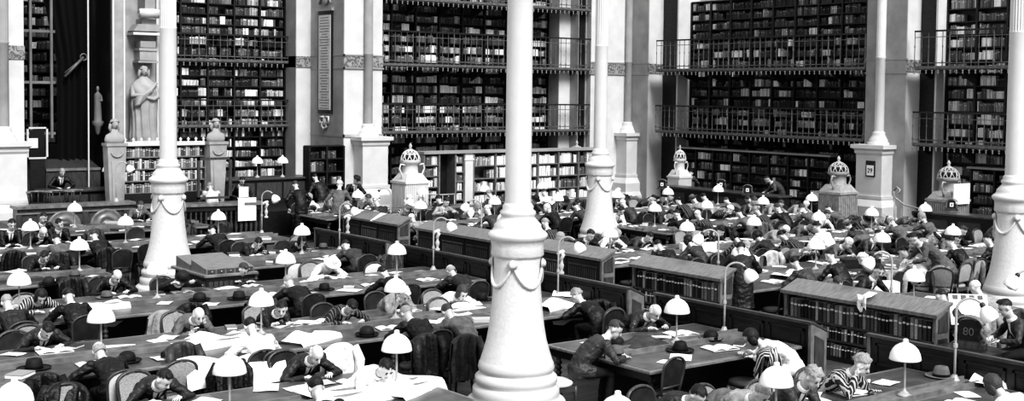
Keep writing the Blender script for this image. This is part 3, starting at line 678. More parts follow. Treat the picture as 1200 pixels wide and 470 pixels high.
# ------------------------------------------------------------------ sculpture and the librarians' hemicycle
def rect(x0,y0,x1,y1,Y):
    a=at(x0,y0,Y=Y); b=at(x1,y1,Y=Y); return a.x,b.x,b.z,a.z
def build_hemicycle():
    # caryatid and the console over it
    Y=24.35; a=at(150,165,Y=Y); c=at(168.5,120,Y=Y); s=(at(168,77,Y=Y).z-a.z)/2.24
    root=thing('caryatid_statue','pale draped stone woman with folded arm, standing before the pier','statue',(c.x,Y,a.z)); root.scale=(s,s,s)
    b=MB(); prof=[(0,.37,.27),(.1,.40,.29),(.35,.37,.28),(.7,.36,.27),(1.05,.38,.26),(1.3,.41,.25),(1.5,.42,.25),(1.66,.38,.22),(1.78,.25,.16),(1.92,.09,.09)]
    n=60; V=[]; F=[]; Z=[i*1.92/46 for i in range(47)]
    for z in Z:
        k=max(i for i in range(len(prof)) if prof[i][0]<=z+1e-6); k=min(k,len(prof)-2); t=(z-prof[k][0])/(prof[k+1][0]-prof[k][0])
        rx=prof[k][1]+(prof[k+1][1]-prof[k][1])*t; ry=prof[k][2]+(prof[k+1][2]-prof[k][2])*t
        for i in range(n):
            an=2*PI*i/n; low=max(0,min(1,(1.35-z)/.3)); up=1-low
            q=1+low*.10*math.sin(an*13+1.2*math.sin(z*2)+z*1.1)+low*.05*math.sin(an*7+z*2)+up*(.06 if z<1.8 else 0)*math.sin(an*5+z*17)
            V.append((rx*q*math.cos(an),ry*q*math.sin(an),z))
    for j in range(46):
        for i in range(n): F.append((j*n+i,j*n+(i+1)%n,(j+1)*n+(i+1)%n,(j+1)*n+i))
    b.add(V,F,0,True)
    for w in range(5):  # the cloak thrown over the shoulder
        b.tube([(.33-.05*w,-.14,1.72-.02*w),(.12-.05*w,-.27,1.52-.06*w),(-.15-.03*w,-.30,1.34-.06*w),(-.36,-.18,1.22-.05*w)],[.05,.06,.06,.04],8)
    b.build('draped_body',STONEM,root)
    b=MB(); b.tube([(-.33,-.02,1.62),(-.38,-.12,1.34),(-.14,-.29,1.36),(.08,-.29,1.46)],[.09,.085,.06,.042],10); b.tube([(.33,-.02,1.62),(.38,-.12,1.30),(.18,-.29,1.24),(-.02,-.29,1.30)],[.09,.085,.06,.042],10); b.ell((.11,-.30,1.48),(.05,.035,.04),8,6); b.build('arms',STONEM,root)
    b=MB(); b.tube([(0,0,1.84),(0,-.02,2.0)],[.075,.07],10); b.ell((0,-.05,2.06),(.095,.12,.135),14,10); b.tube([(0,-.165,2.08),(0,-.19,2.04),(0,-.18,2.02)],[.012,.022,.012],6)
    for sx in (-1,1): b.ell((sx*.035,-.152,2.085),(.018,.012,.01),8,5,1)
    b.ell((0,-.155,1.985),(.028,.012,.009),8,5,1); b.build('head',[STONEM,STONED],root)
    b=MB(); b.ell((0,.0,2.10),(.135,.15,.14),18,12,0,None,lambda x,y,z: z>.2+.2*max(-y,0) or y>-.1,.25,3); b.tube([(-.12,-.03,2.12),(-.15,0,1.98),(-.13,.02,1.82)],[.05,.05,.03],8); b.tube([(.12,-.03,2.12),(.15,0,1.98),(.13,.02,1.82)],[.05,.05,.03],8); b.build('hair',STONEG,root)
    b=MB(); b.bx(-.42,.42,-.3,.3,-.08,.0); b.build('plinth',STONE,root)
    root=thing('console_capital','stepped stone console with a scroll above the draped statue','console',(0,0,0))
    def blk(name,x0,y0,x1,y1,d,dy,m=STONEM,tap=0):
        q=rect(x0,y0,x1,y1,Y); mb=MB()
        if tap: mb.prism([(q[0],q[2]),(q[1],q[2]),(q[1]-tap,q[3]),(q[0]+tap,q[3])],'y',Y-d*.5+.12,24.8,0)
        else: mb.bx(q[0],q[1],Y-d*.5+.12,24.8,q[2],q[3])
        mb.build(name,m,root)
    blk('abacus',161,71,184,74,.42,0); blk('block',163,60,183,71,.34,0); blk('block_moulding',162,56,184,60,.4,0); blk('upper_course',164,48,182,56,.32,0,STONEG); blk('cornice',154,37.5,189,42,.55,0,STONE); blk('sloping_course',155,28,189,37.5,.52,0,STONEM,.14); blk('neck_block',165,22,182,29,.35,0)
    q=rect(162,10,182,22,Y); m=MB(); r=(q[3]-q[2])/2; zc=(q[2]+q[3])/2
    m.tube([(q[0]-.02,Y-.2,zc),(q[1]+.02,Y-.2,zc)],r,14); 
    for xx in (q[0]-.03,q[1]+.03): m.tube([(xx,Y-.2+.8*r*(1-k/14)*math.cos(k*.9),zc+.8*r*(1-k/14)*math.sin(k*.9)) for k in range(13)],.03,6)
    m.build('scroll',STONE,root); q=rect(167,-30,178,11,Y); m=MB(); m.bx(q[0],q[1],Y-.2,24.8,q[2],q[3]); m.build('shaft_block',STONEG,root)
    # small pale figure on a corbel inside the opening
    P=at(116,142,Y=24.3); root=thing('statuette','small pale figure on a corbel inside the opening to the stacks','statue',(P.x,24.4,P.z))
    m=MB(); m.lathe([(.0,-.5),(.1,-.42),(.16,-.2),(.27,-.1),(.27,0)],14); m.build('corbel',STONED,root)
    m=MB(); m.lathe([(.19,0),(.17,.3),(.15,.6),(.17,.8),(.15,.95),(.05,1.02),(.05,1.05)],18,rfn=lambda a,z:1+.1*math.sin(a*8+z*3)); m.ell((0,0,1.13),(.075,.085,.10),10,8); m.tube([(.15,0,.9),(.18,-.08,.7),(.05,-.17,.72)],[.05,.045,.03],8); m.build('figure',STONED,root); root.scale=(.62,.62,.85)
    # herms at the ends of the low bookcase
    for l,x in (('pale herm bust on tapering pillar at the left end of the low bookcase',2.56),('pale herm bust on tapering pillar at the right end of the low bookcase',5.58)):
        root=thing('herm_bust',l,'statue',(x,21.85,0),0,'herm busts on the low bookcase ends')
        m=MB(); v=[(sx*.19,sy*.17,1.0) for sx,sy in ((-1,-1),(1,-1),(1,1),(-1,1))]+[(sx*.27,sy*.2,2.82) for sx,sy in ((-1,-1),(1,-1),(1,1),(-1,1))]
        m.add(v,[(3,2,1,0),(4,5,6,7)]+[(i,(i+1)%4,4+(i+1)%4,4+i) for i in range(4)]); m.bx(-.3,.3,-.23,.2,2.78,2.86); m.bx(-.3,.3,-.25,.22,.75,1.02)
        m.prism([(-.12,1.1),(.12,1.1),(.16,2.35),(-.16,2.35)],'y',-.215,-.16); m.tube([(.16*math.cos(t),-.215,2.62+.14*math.sin(t)) for t in [PI+PI*i/10 for i in range(11)]],.025,6); m.build('pillar',STONEM,root)
        m=MB(); m.tube([(0,0,2.86),(0,0,2.95),(0,-.01,3.08),(0,-.01,3.16),(0,-.02,3.26)],[(.27,.17),(.29,.18),(.25,.16),(.11,.11),(.075,.08)],16,up=(1,0,0)); m.ell((0,-.05,3.37),(.09,.115,.135),14,10); m.tube([(0,-.15,3.40),(0,-.18,3.35),(0,-.17,3.33)],[.012,.022,.012],6)
        for sx in (-1,1): m.ell((sx*.034,-.14,3.40),(.018,.012,.01),8,5,1)
        m.ell((0,-.145,3.30),(.028,.012,.008),8,5,1); m.build('bust',[STONEM,STONED],root)
        m=MB(); m.ell((0,-.01,3.43),(.125,.14,.11),18,12,0,None,lambda x,y,z: z>.0+.3*max(-y,0) or y>.0,.3,int(x)); m.tube([(-.1,.02,3.4),(-.12,.03,3.28),(-.1,.02,3.18)],[.045,.05,.03],8); m.tube([(.1,.02,3.4),(.12,.03,3.28),(.1,.02,3.18)],[.045,.05,.03],8); m.build('hair',STONEG,root)
    # low bookcase between the herms, its books one by one
    root=thing('low_bookcase','low oak bookcase with cresting between the two herm busts','bookcase',(0,0,0),0,'low bookcases in front of the walls')
    x0,x1,yf=2.84,5.34,22.0; m=MB(); m.bx(x0,x1,yf+.33,yf+.36,.75,2.8); m.build('back_panel',WOOD,root)
    for x in (x0,4.15,x1): m=MB(); m.bx(x-.045,x+.045,yf-.03,yf+.33,.75,2.8); m.build('upright',WOODL,root)
    zs=[1.42,1.77,2.11,2.45]
    for z in [1.40,1.75,2.09,2.43,2.76]: m=MB(); m.bx(x0,x1,yf-.01,yf+.33,z-.02,z+.02); m.build('shelf',WOODL,root)
    m=MB(); m.bx(x0-.05,x1+.05,yf-.08,yf+.36,2.76,2.86); m.build('cornice',STONE,root)
    m=MB()
    for i in range(11):
        xx=x0+.1+i*.235; m.lathe([(.05,2.86),(.02,2.9),(.055,2.94),(0,3.0)],8,(xx,yf+.05,0))
    m.build('cresting',STONE,root); m=MB(); m.bx(x0,x1,yf-.02,yf+.33,.75,1.4); m.build('base_panel',WOOD,root)
    rnd=random.Random(3)
    for j,z in enumerate(zs):
        for bi,(a,b) in enumerate(((x0+.06,4.1),(4.2,x1-.06))):
            x=a
            while x<b-.07:
                t=rnd.uniform(.055,.085); h=rnd.uniform(.2,.28)
                if x+t>b: break
                book(x+t/2,yf+.02,z,t,.2,h,0,'old book on %s shelf of the bookcase between the herms'%(['the lowest','the second lowest','the second highest','the top'][j]),'books between the herms, shelf %s'%ORD[j],BOOKB); x+=t+.004
    # raised floor of the hemicycle, its barrier with medallions, its turned balustrade
    m=MB(); m.bx(-.4,9.0,21.4,26.5,0,.75); struct('floor_dais',m,WOOD)
    root=thing('desk_barrier','dark panelled barrier with two round medallions behind the left readers','barrier',(0,0,0))
    yb=20.95; m=MB(); m.bx(-.35,2.75,yb,yb+.4,0,1.2); m.build('panel',WOODM,root)
    m=MB(); m.bx(-.4,2.8,yb-.08,yb+.5,1.2,1.28); m.bx(-.4,2.8,yb-.05,yb,1.06,1.1); m.bx(-.4,2.8,yb-.06,yb,0,.16); m.build('top_moulding',WOODL,root)
    for xm in (.85,2.0):
        c=MB(); M=Matrix.Translation((xm,yb,.66)) @ Matrix.Rotation(PI/2,4,'X')
        c.lathe([(.46,0),(.46,.06),(.42,.075),(.38,.05),(.30,.05),(.28,.085),(.22,.09),(.19,.06),(.13,.06),(.10,.11),(.05,.13),(0,.13)],30,M=M); c.build('medallion',WOODL,root)
    for xm in (-.32,.22,1.42,2.55):
        c=MB(); c.bx(xm-.07,xm+.07,yb-.04,yb,.16,1.06); c.build('pilaster',WOODM,root)
    root=thing('balustrade_counter','dark counter on turned balusters behind the white-coated standing man','counter',(0,0,0))
    A=Vector((3.0,21.05,0)); B=Vector((6.5,20.5,0)); d=(B-A).normalized(); nrm=Vector((d.y,-d.x,0)); L=(B-A).length
    M=Matrix(((d.x,-nrm.x,0,A.x),(d.y,-nrm.y,0,A.y),(0,0,1,0),(0,0,0,1)))
    m=MB(); m.bx(0,L,-.08,.6,1.06,1.14,0,M); m.build('counter_top',WOODL,root); m=MB(); m.bx(0,L,.3,.36,0,1.06,0,M); m.bx(0,L,-.02,.3,0,.16,0,M); m.bx(0,L,-.02,.3,.92,1.06,0,M); m.build('back_panel',WOOD,root)
    me=None
    for i in range(24):
        if me is None: q=MB(); q.lathe([(.035,.16),(.045,.2),(.022,.26),(.05,.42),(.055,.5),(.024,.66),(.04,.72),(.024,.78),(.045,.88),(.035,.92)],10); me=q.mesh('baluster',WOODM)
        o=bpy.data.objects.new('baluster',me); COL.objects.link(o); o.parent=root; o.location=M @ Vector((.1+i*(L-.2)/23,.06,0))
    for l,a,b in (('large white paper hanging over the balustraded counter',(278,232),(299,258)),('white notice sheet standing on the counter above the hanging paper',(279,219),(290,231))):
        p,q=at(*a,Y=20.55),at(*b,Y=20.55); m=MB(); m.grid(lambda u,v:(p.x+(q.x-p.x)*u,20.5+.02*math.sin(u*5),p.z+(q.z-p.z)*v),6,6); tag(m.build('paper_sheet',PAPER),l,'paper')
    # officials' desks on the dais
    for l,x0,x1,y0,y1,zt in (('low dark officials desk inside the hemicycle, left',.9,3.0,22.9,23.8,1.5),('long dark officials desk right of the right herm',6.5,9.6,23.2,24.2,1.62)):
        root=thing('officials_desk',l,'desk',(0,0,0),0,'desks inside the hemicycle')
        m=MB(); m.bevbox(x0,x1,y0,y1,zt-.06,zt,.015); m.build('desktop',WOODM,root); m=MB(); m.bx(x0+.05,x1-.05,y0+.08,y1-.05,.75,zt-.06); m.build('pedestal',WOOD,root)
        for k in range(3): m=MB(); xx=x0+.15+k*(x1-x0-.3)/3; m.bx(xx,xx+(x1-x0-.5)/3,y0+.05,y0+.08,.95,zt-.15); m.build('drawer',WOODM,root)
    root=thing('writing_slope','sloping dark reading desk near the curtain, in the hemicycle','desk',(1.75,24.9,.75))
    m=MB(); m.prism([(-.5,0),(.5,0),(.5,1.5),(-.5,1.25)],'x',-.3,1.3); m.build('case',WOODM,root); m=MB(); m.bx(-.3,1.3,-.54,-.48,1.2,1.28); m.build('ledge',WOODL,root)
    for i,x in enumerate((.55,1.05,1.55)):
        root=thing('office_chair','dark round-backed chair inside the hemicycle, %s from the white pedestal'%ORD[i],'chair',(x,22.2,.75),.4*i,'round-backed chairs in the hemicycle')
        m=MB(); m.lathe([(.24,.42),(.25,.46),(.2,.48)],16); m.build('seat',UPH_D,root)
        m=MB(); m.tube([(.28*math.cos(t),.28*math.sin(t),.78) for t in [-.5+ (PI+1)*i/14 for i in range(15)]],.03,8); m.build('back_hoop',WOODL,root)
        for a in range(6): m=MB(); t=-.2+(PI+.4)*a/5; m.tube([(.22*math.cos(t),.22*math.sin(t),.46),(.28*math.cos(t),.28*math.sin(t),.78)],.014,6); m.build('spindle',WOODM,root)
        for a in range(4): m=MB(); t=PI/4+a*PI/2; m.tube([(.17*math.cos(t),.17*math.sin(t),.42),(.24*math.cos(t),.24*math.sin(t),0)],.02,6); m.build('leg',WOODM,root)
    # glazed frame standing before the counter, and posts
    root=thing('display_frame','empty dark wooden frame standing before the right herm','frame',(0,0,0))
    q=rect(231,185,271,232,20.75); 
    for b in ((q[0],q[0]+.07,q[2],q[3]),(q[1]-.07,q[1],q[2],q[3])): m=MB(); m.bx(b[0],b[1],20.7,20.78,b[2],b[3]); m.build('post',WOODM,root)
    m=MB(); m.bx(q[0],q[1],20.7,20.78,q[3]-.07,q[3]); m.build('crossbar',WOODM,root); m=MB(); m.bx(q[0],q[1],20.7,20.78,q[2],q[2]+.06); m.build('crossbar',WOODM,root)

BOOKME={}
def book(x,y,z,t,d,h,rz,label,group,m):
    "an upright book, spine towards -y when rz = 0"
    k=m.name
    if k not in BOOKME:
        b=MB(); b.bx(-.5,.5,0,1,0,1)
        v=[];F=[]
        for j in range(2):
            for i in range(7): a=PI*i/6; v.append((-.5*math.cos(a),-.12*math.sin(a),j))
        b.add(v,[(i,i+1,8+i,7+i) for i in range(6)],0,True)
        for zz in (.14,.3,.46,.62,.78): b.tube([(-.5*math.cos(PI*i/6),-.14*math.sin(PI*i/6),zz) for i in range(7)],.018,5)
        b.tube([(-.44*math.cos(PI*i/6),-.15*math.sin(PI*i/6),.7) for i in range(7)],[(.05,.02)]*7,4,1,False,None,False,(0,0,1))
        b.bx(-.46,.46,.02,.97,1.0,1.004,2)
        BOOKME[k]=b.mesh('book',[m,PAPERG,PAPER])
    o=bpy.data.objects.new('book',BOOKME[k]); COL.objects.link(o); o.location=(x,y,z); o.scale=(t,d,h); o.rotation_euler=(0,0,rz)
    return tag(o,label,'book',group)

# ------------------------------------------------------------------ furniture of the reading rows
def chair_proto(kind):
    root=thing('reading_chair','balloon-back reading chair','chair',(0,0,-50),0,'balloon-back chairs of the reading rows')
    up={'pale':UPH_L,'cane':UPH_C,'dark':UPH_D}[kind]; fr=WOODM
    m=MB(); m.tube([(0,0,.43),(0,0,.46),(0,0,.485),(0,0,.495)],[(.225,.215),(.23,.22),(.21,.2),(.15,.14)],20,up=(1,0,0)); m.build('seat',up,root)
    m=MB(); m.bx(-.21,.21,.17,.2,.36,.43); m.bx(-.21,.21,-.2,-.17,.36,.43); m.bx(-.21,-.18,-.18,.18,.36,.43); m.bx(.18,.21,-.18,.18,.36,.43); m.build('seat_frame',fr,root)
    for sx in (-1,1):
        m=MB(); m.tube([(sx*.19,.18,.43),(sx*.19,.185,.3),(sx*.19,.19,0)],[.026,.022,.015],8); m.build('leg',fr,root)
        m=MB(); m.tube([(sx*.18,-.19,.45),(sx*.18,-.2,.25),(sx*.185,-.26,0)],[.024,.021,.017],8); m.build('leg',fr,root)
    def P(s,zz): return Vector((s,-.2-.16*(zz-.45),zz))
    pts=[P(-.17,.44),P(-.185,.56),P(-.205,.70),P(-.205,.80)]+[P(-.205*math.cos(a),.80+.125*math.sin(a)) for a in [PI*i/12 for i in range(1,12)]]+[P(.205,.80),P(.205,.70),P(.185,.56),P(.17,.44)]
    m=MB(); m.tube(pts,[(.022,.016)]*len(pts),8); m.tube([P(-.185,.545),P(.185,.545)],[.016,.016],6); m.build('backrest_frame',fr,root)
    V=[];F=[]
    for j in range(13):
        z=.555+(.345)*j/12; w=.19 if z<.78 else .19*math.sqrt(max(.02,1-((z-.78)/.127)**2)); w=min(w,.172+.1*(z-.555) if z<.75 else w)
        for i in range(9):
            u=-1+2*i/8; p=P(u*w,z); bul=.018*(1-u*u)*math.sin(PI*j/12); V.append((p.x,p.y-.004-bul,p.z))
    for j in range(12):
        for i in range(8): F.append((j*9+i,j*9+i+1,(j+1)*9+i+1,(j+1)*9+i))
    m=MB(); m.add(V,F,0,True); m.add([(x,y+.03+.0,z) for x,y,z in V],[f[::-1] for f in F],0,True); m.build('backrest',up,root)
    return root
def lamp_proto():
    root=thing('table_lamp','reading lamp','lamp',(0,0,-50),0,'white-domed lamps of the reading rows')
    m=MB(); m.lathe([(.085,0),(.085,.012),(.06,.02),(.045,.045),(.022,.06),(.016,.09)],16); m.build('base',STEEL,root)
    m=MB(); m.lathe([(.014,.07),(.013,.46),(.022,.47),(.022,.50),(.012,.52),(.012,.56)],10); m.build('stem',STEEL,root)
    m=MB(); m.lathe([(.181,.44),(.188,.436),(.190,.446),(.186,.47),(.176,.515),(.152,.565),(.115,.605),(.07,.632),(.035,.645)],28,caps=False); m.lathe([(.176,.446),(.17,.51),(.146,.56),(.11,.598),(.06,.626)],28,caps=False); so=m.build('shade',OPAL,root)
    m=MB(); m.lathe([(.036,.642),(.042,.65),(.03,.662),(.034,.675),(.026,.69),(0,.695)],12); m.build('cap',OPAL,so)
    m=MB()
    for k in range(3): a=2*PI*k/3; m.tube([(0,0,.5),(.09*math.cos(a),.09*math.sin(a),.47),(.18*math.cos(a),.18*math.sin(a),.448)],.005,5)
    m.build('shade_holder',IRON,root)
    return root
def swan_proto():
    root=thing('swan_neck_lamp','swan-neck lamp','lamp',(0,0,-50),0,'swan-neck lamps at the table ends')
    m=MB(); m.lathe([(.07,0),(.07,.03),(.045,.06),(.03,.10)],14); m.build('base',STEEL,root)
    R=.17; pts=[(0,0,.05),(0,0,.5),(0,0,.92)]+[(R-R*math.cos(a),0,.92+R*math.sin(a)) for a in [PI*.86*i/12 for i in range(1,13)]]
    m=MB(); m.tube(pts,.017,8); m.lathe([(.03,.45),(.03,.5)],10); m.build('pole',STEEL,root)
    e=Vector(pts[-1]); dr=(e-Vector(pts[-2])).normalized(); M=Matrix.Translation(e) @ dr.to_track_quat('Z','Y').to_matrix().to_4x4()
    m=MB(); m.lathe([(.03,-.01),(.05,.01),(.085,.05),(.108,.10),(.112,.15),(.10,.19)],20,M=M,caps=False); m.ell((0,0,.14),(.09,.09,.075),14,8,0,M); m.build('shade',OPAL,root)
    m=MB(); m.lathe([(.02,-.06),(.035,-.04),(.036,.0)],10,M=M); m.build('socket',IRON,root)
    return root
def hat_proto(kind):
    root=thing('hat','hat','hat',(0,0,-50),0,'hats laid on the tables'); fe=FELTG if kind=='grey' else FELT
    m=MB()
    if kind=='bowler': prof=[(.095,.004),(.10,.03),(.098,.07),(.08,.105),(.045,.125),(0,.13)]; br=[(.097,.004),(.13,.002),(.152,.014),(.158,.026),(.15,.014)]
    else: prof=[(.097,.004),(.098,.04),(.09,.085),(.078,.115),(.05,.122),(.02,.10),(0,.095)]; br=[(.098,.004),(.14,.0),(.172,.008),(.178,.016),(.17,.012)]
    m.lathe(prof,20,rfn=(lambda a,z: 1-.12*(z>.07)*max(0,math.cos(a*2))) if kind!='bowler' else None); cr=m.build('crown',fe,root)
    m=MB(); m.lathe([(r*1.0,z) for r,z in br],24,caps=False,rfn=lambda a,z: 1+.10*abs(math.sin(a))); m.build('brim',fe,root)
    m=MB(); m.lathe([(.1,.006),(.102,.035)],20,caps=False); m.build('band',RIBBON,cr)
    return root
def openbook_proto(k):
    root=thing('open_book','open book','book',(0,0,-50),0,'open books before the readers'); w=(.19,.23,.16)[k]; h=(.27,.33,.23)[k]
    def fn(s): return lambda u,v:(s*(.004+u*w),-h/2+v*h,.008+.028*math.sin(min(1,u*1.15)*PI*.9)**.8*(1-u*.35)+.002)
    for s in (-1,1): m=MB(); m.grid(fn(s),8,2); m.bx(min(0,s*w),max(0,s*w),-h/2,h/2,.003,.009); m.build('page_block',PAPER,root)
    m=MB()
    for s in (-1,1):
        for i in range(11):
            y=-h/2+.03+i*(h-.06)/10; f=fn(s); V=[]
            for u in (.12,.5,.88): x,_,z=f(u,0); V+= [(x,y,z+.0015),(x,y+.009,z+.0015)]
            m.add(V,[(0,2,3,1),(2,4,5,3)])
    m.build('print',PAPERG,root)
    m=MB(); m.bx(-w-.008,w+.008,-h/2-.008,h/2+.008,0,.004); m.build('cover',WOOD,root)
    return root
def paper_proto(k):
    w,h=((.21,.30),(.30,.21),(.25,.33),(.42,.30))[k]
    m=MB(); m.grid(lambda u,v:((u-.5)*w,(v-.5)*h,.004+.012*abs(math.sin(u*2.3+k))*abs(math.sin(v*2.7+k*2))),6,6)
    me=m.mesh('paper_sheet',PAPER if k!=2 else PAPERG)
    o=bpy.data.objects.new('paper_sheet',me); COL.objects.link(o); o.location=(0,0,-50); return tag(o,'paper','paper','loose papers on the tables')
def closed_proto(k):
    w,h,t=((.16,.23,.04),(.2,.28,.06),(.24,.32,.05))[k]
    root=thing('book','book','book',(0,0,-50),0,'closed books lying on the tables')
    m=MB(); m.bx(-w/2,w/2,-h/2,h/2,0,.005); m.bx(-w/2,w/2,-h/2,h/2,t-.005,t); m.bx(-w/2-.003,-w/2+.006,-h/2,h/2,0,t); m.build('cover',[BOOKR,WOODM,BOOKB][k],root)
    m=MB(); m.bx(-w/2+.006,w/2-.006,-h/2+.006,h/2-.006,.005,t-.005); m.build('page_block',PAPER,root); return root
def coat_mesh(kind,seed,wd=.46,fd=.35,bd=.62):
    rnd=random.Random(seed); ph=rnd.uniform(0,6)
    def fn(u,v):
        x=(u-.5)*wd*(1+.25*abs(v-.35)); L=fd+bd; s=v*L
        if s<fd: z=.965-(fd-s); y=-.235+.04*math.sin(u*7+ph)-.06*(1-s/fd)*-1
        else: z=.965-(s-fd); y=-.335-.02*(s-fd)
        arch=.10*(2*abs(u-.5))**2.5; z-=arch
        q=min(1,abs(s-fd)/.12); fold=(.028*math.sin(u*17+ph+s*2)+.016*math.sin(u*31-ph+s*5)+.02*noise.noise((u*4+seed,s*5,0)))*q
        y+= -fold if s>fd else fold
        if s<fd*.999 and s>fd*.93: y=-.27
        return (x+.02*math.sin(s*9+ph),y,z-(.07*noise.noise((u*3,seed,0)) if v>.9 else 0))
    m=MB(); m.grid(fn,28,26)
    # sleeve hanging at the back
    for sx in ((-1,1) if seed%2 else (1,)): m.tube([(sx*wd*.38,-.33,.90),(sx*wd*.47,-.40,.72),(sx*wd*.43,-.40,.50),(sx*wd*.46,-.38,.36)],[.05,.065,.058,.05],9)
    return m.mesh('overcoat',CLOTH[kind])
def turned_leg(x,y,root,h=.72):
    m=MB(); m.lathe([(.03,0),(.045,.03),(.025,.06),(.03,.10),(.04,.13),(.03,.16)]+[q for k in range(5) for q in ((.032,.18+k*.075),(.048,.20+k*.075),(.048,.22+k*.075),(.03,.24+k*.075))]+[(.035,.57),(.05,.60),(.05,h-.1)],10,(x,y,0)); m.bx(x-.05,x+.05,y-.05,y+.05,h-.12,h); m.build('leg',WOODM,root)
def table(x0,x1,c,label):
    root=thing('reading_table',label,'table',(0,c,0),0,'long double reading tables'); W=1.1
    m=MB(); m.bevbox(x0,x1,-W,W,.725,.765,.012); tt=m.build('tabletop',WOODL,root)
    k=max(1,round((x1-x0)/2.34)); w=(x1-x0)/k
    for i in range(k):
        for s in (-1,1):
            m=MB(); a,b=x0+i*w+.06,x0+(i+1)*w-.06; m.bx(a,b,min(s*.2,s*1.02),max(s*.2,s*1.02),.764,.769); m.build('leather_pad',TOP,tt)
    m=MB(); m.bx(x0+.05,x1-.05,-.14,.14,.765,.795); m.bx(x0+.05,x1-.05,-.15,-.12,.765,.83); m.bx(x0+.05,x1-.05,.12,.15,.765,.83); m.build('centre_rail',WOODL,root)
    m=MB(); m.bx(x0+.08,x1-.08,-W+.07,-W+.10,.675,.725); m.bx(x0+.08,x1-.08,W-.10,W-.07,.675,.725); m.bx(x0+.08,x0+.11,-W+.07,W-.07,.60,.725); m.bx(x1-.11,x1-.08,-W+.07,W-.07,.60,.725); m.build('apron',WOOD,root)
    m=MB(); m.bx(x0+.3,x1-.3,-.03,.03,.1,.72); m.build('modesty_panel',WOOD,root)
    for i in range(k+1):
        x=min(max(x0+i*w,x0+.14),x1-.14)
        for s in (-1,1): turned_leg(x,s*(W-.14),root)
    return root
def partition(y0,label,L=3.24):
    root=thing('aisle_barrier',label,'partition',(4.5,y0,0),0,'low panelled partitions along the centre aisle')
    m=MB(); m.bx(0,.06,0,L,0,1.08); m.bx(.26,.32,0,L,0,.94); m.build('panel_wall',WOOD,root)
    for i in range(4):
        a=.1+i*(L-.12)/4; b=a+(L-.12)/4-.1; m=MB()
        for z0,z1 in ((.14,.62),(.70,1.0)):
            m.bx(-.02,0,a,b,z0,z0+.03); m.bx(-.02,0,a,b,z1-.03,z1); m.bx(-.02,0,a,a+.03,z0,z1); m.bx(-.02,0,b-.03,b,z0,z1); m.bx(-.012,0,a+.08,b-.08,z0+.08,z1-.08)
        m.build('front_panel',WOOD,root)
    m=MB(); m.prism([(-.04,1.08),(.02,1.08),(.36,.93),(.36,.97),(.05,1.12),(-.04,1.12)],'y',-.03,L+.03); m.build('top_cap',WOODM,root)
    for yy in (0,L):
        m=MB(); m.prism([(-.02,0),(.34,0),(.34,.95),(.02,1.09),(-.02,1.09)],'y',yy-.03,yy+.02); ep=m.build('end_panel',WOODL,root)
        m=MB(); m.prism([(.06,.15),(.27,.15),(.27,.82),(.06,.92)],'y',yy-.045,yy-.03); m.build('end_moulding',WOODM,ep)
    return root
def aisle_case(y0,y1,label,books,sr):
    D=.36; root=thing('aisle_bookcase',label,'bookcase',(6.9,0,0),0,'slope-topped bookcases along the centre aisle')
    m=MB(); m.bx(D-.03,D,y0,y1,0,1.14); m.build('back_panel',WOOD,root)
    for yy in (y0,y1):
        m=MB(); m.prism([(0,0),(D,0),(D,1.17),(0,1.0)],'y',yy-.03,yy+.03); sp=m.build('side_panel',WOODL,root)
        m=MB(); m.prism([(.06,.12),(D-.06,.12),(D-.06,.66),(.06,.66)],'y',yy-.045,yy-.03); m.prism([(.06,.76),(D-.06,.76),(D-.06,1.08),(.06,.97)],'y',yy-.045,yy-.03); m.build('side_moulding',WOODM,sp)
    m=MB(); m.prism([(-.05,1.0),(D+.02,1.18),(D+.02,1.22),(-.05,1.05)],'y',y0-.07,y1+.07); m.build('sloping_top',WOODL,root)
    m=MB(); m.prism([(-.055,1.0),(-.02,1.015),(-.02,1.07),(-.055,1.055)],'y',y0-.08,y1+.08); m.build('top_edge',WOODL,root)
    for z in (.06,.34,.60): m=MB(); m.bx(.0,D-.03,y0,y1,z-.02,z+.02); m.build('shelf',WOODM,root)
    for z in (.06,): m=MB(); m.bx(-.02,.02,y0,y1,0,.08); m.build('kick_board',WOOD,root)
    rnd=random.Random(int(y0*10)+5)
    if books:
        for z,h,lo,hi,nm in ((.62,.33,y0,y1,'top'),(.36,.20,*books[0],'middle'),(.08,.20,*books[1],'bottom')):
            y=lo+.06
            while y<hi-.08:
                t=rnd.uniform(.062,.085) if h>.3 else rnd.uniform(.05,.065)
                if y+t>hi-.04: break
                book(6.9+.03,y+t/2,z,t,.24,h*rnd.uniform(.9,1.0),-PI/2,'large leather volume, %s row of the %s aisle bookcase'%(nm,sr),'leather volumes, %s row of the %s aisle bookcase'%(nm,sr),BOOKR); y+=t+.004
        for lo,hi in books: pass
    else:
        n=max(2,round((y1-y0)/1.0)); w=(y1-y0-.06)/n
        for i in range(n):
            a=y0+.04+i*w; b=a+w-.02; d=MB(); d.bx(-.012,.012,a,b,.10,.97); dd=d.build('cupboard_door',WOOD,root)
            g=MB()
            for k in range(int((b-a-.16)/.07)+1): yy=a+.09+k*.07; g.bx(-.022,-.012,yy,yy+.025,.3,.80)
            g.bx(-.022,-.012,a+.06,b-.06,.24,.27); g.bx(-.022,-.012,a+.06,b-.06,.84,.87); g.build('grille',IRONL if i%2 else WOODM,dd)
    return root
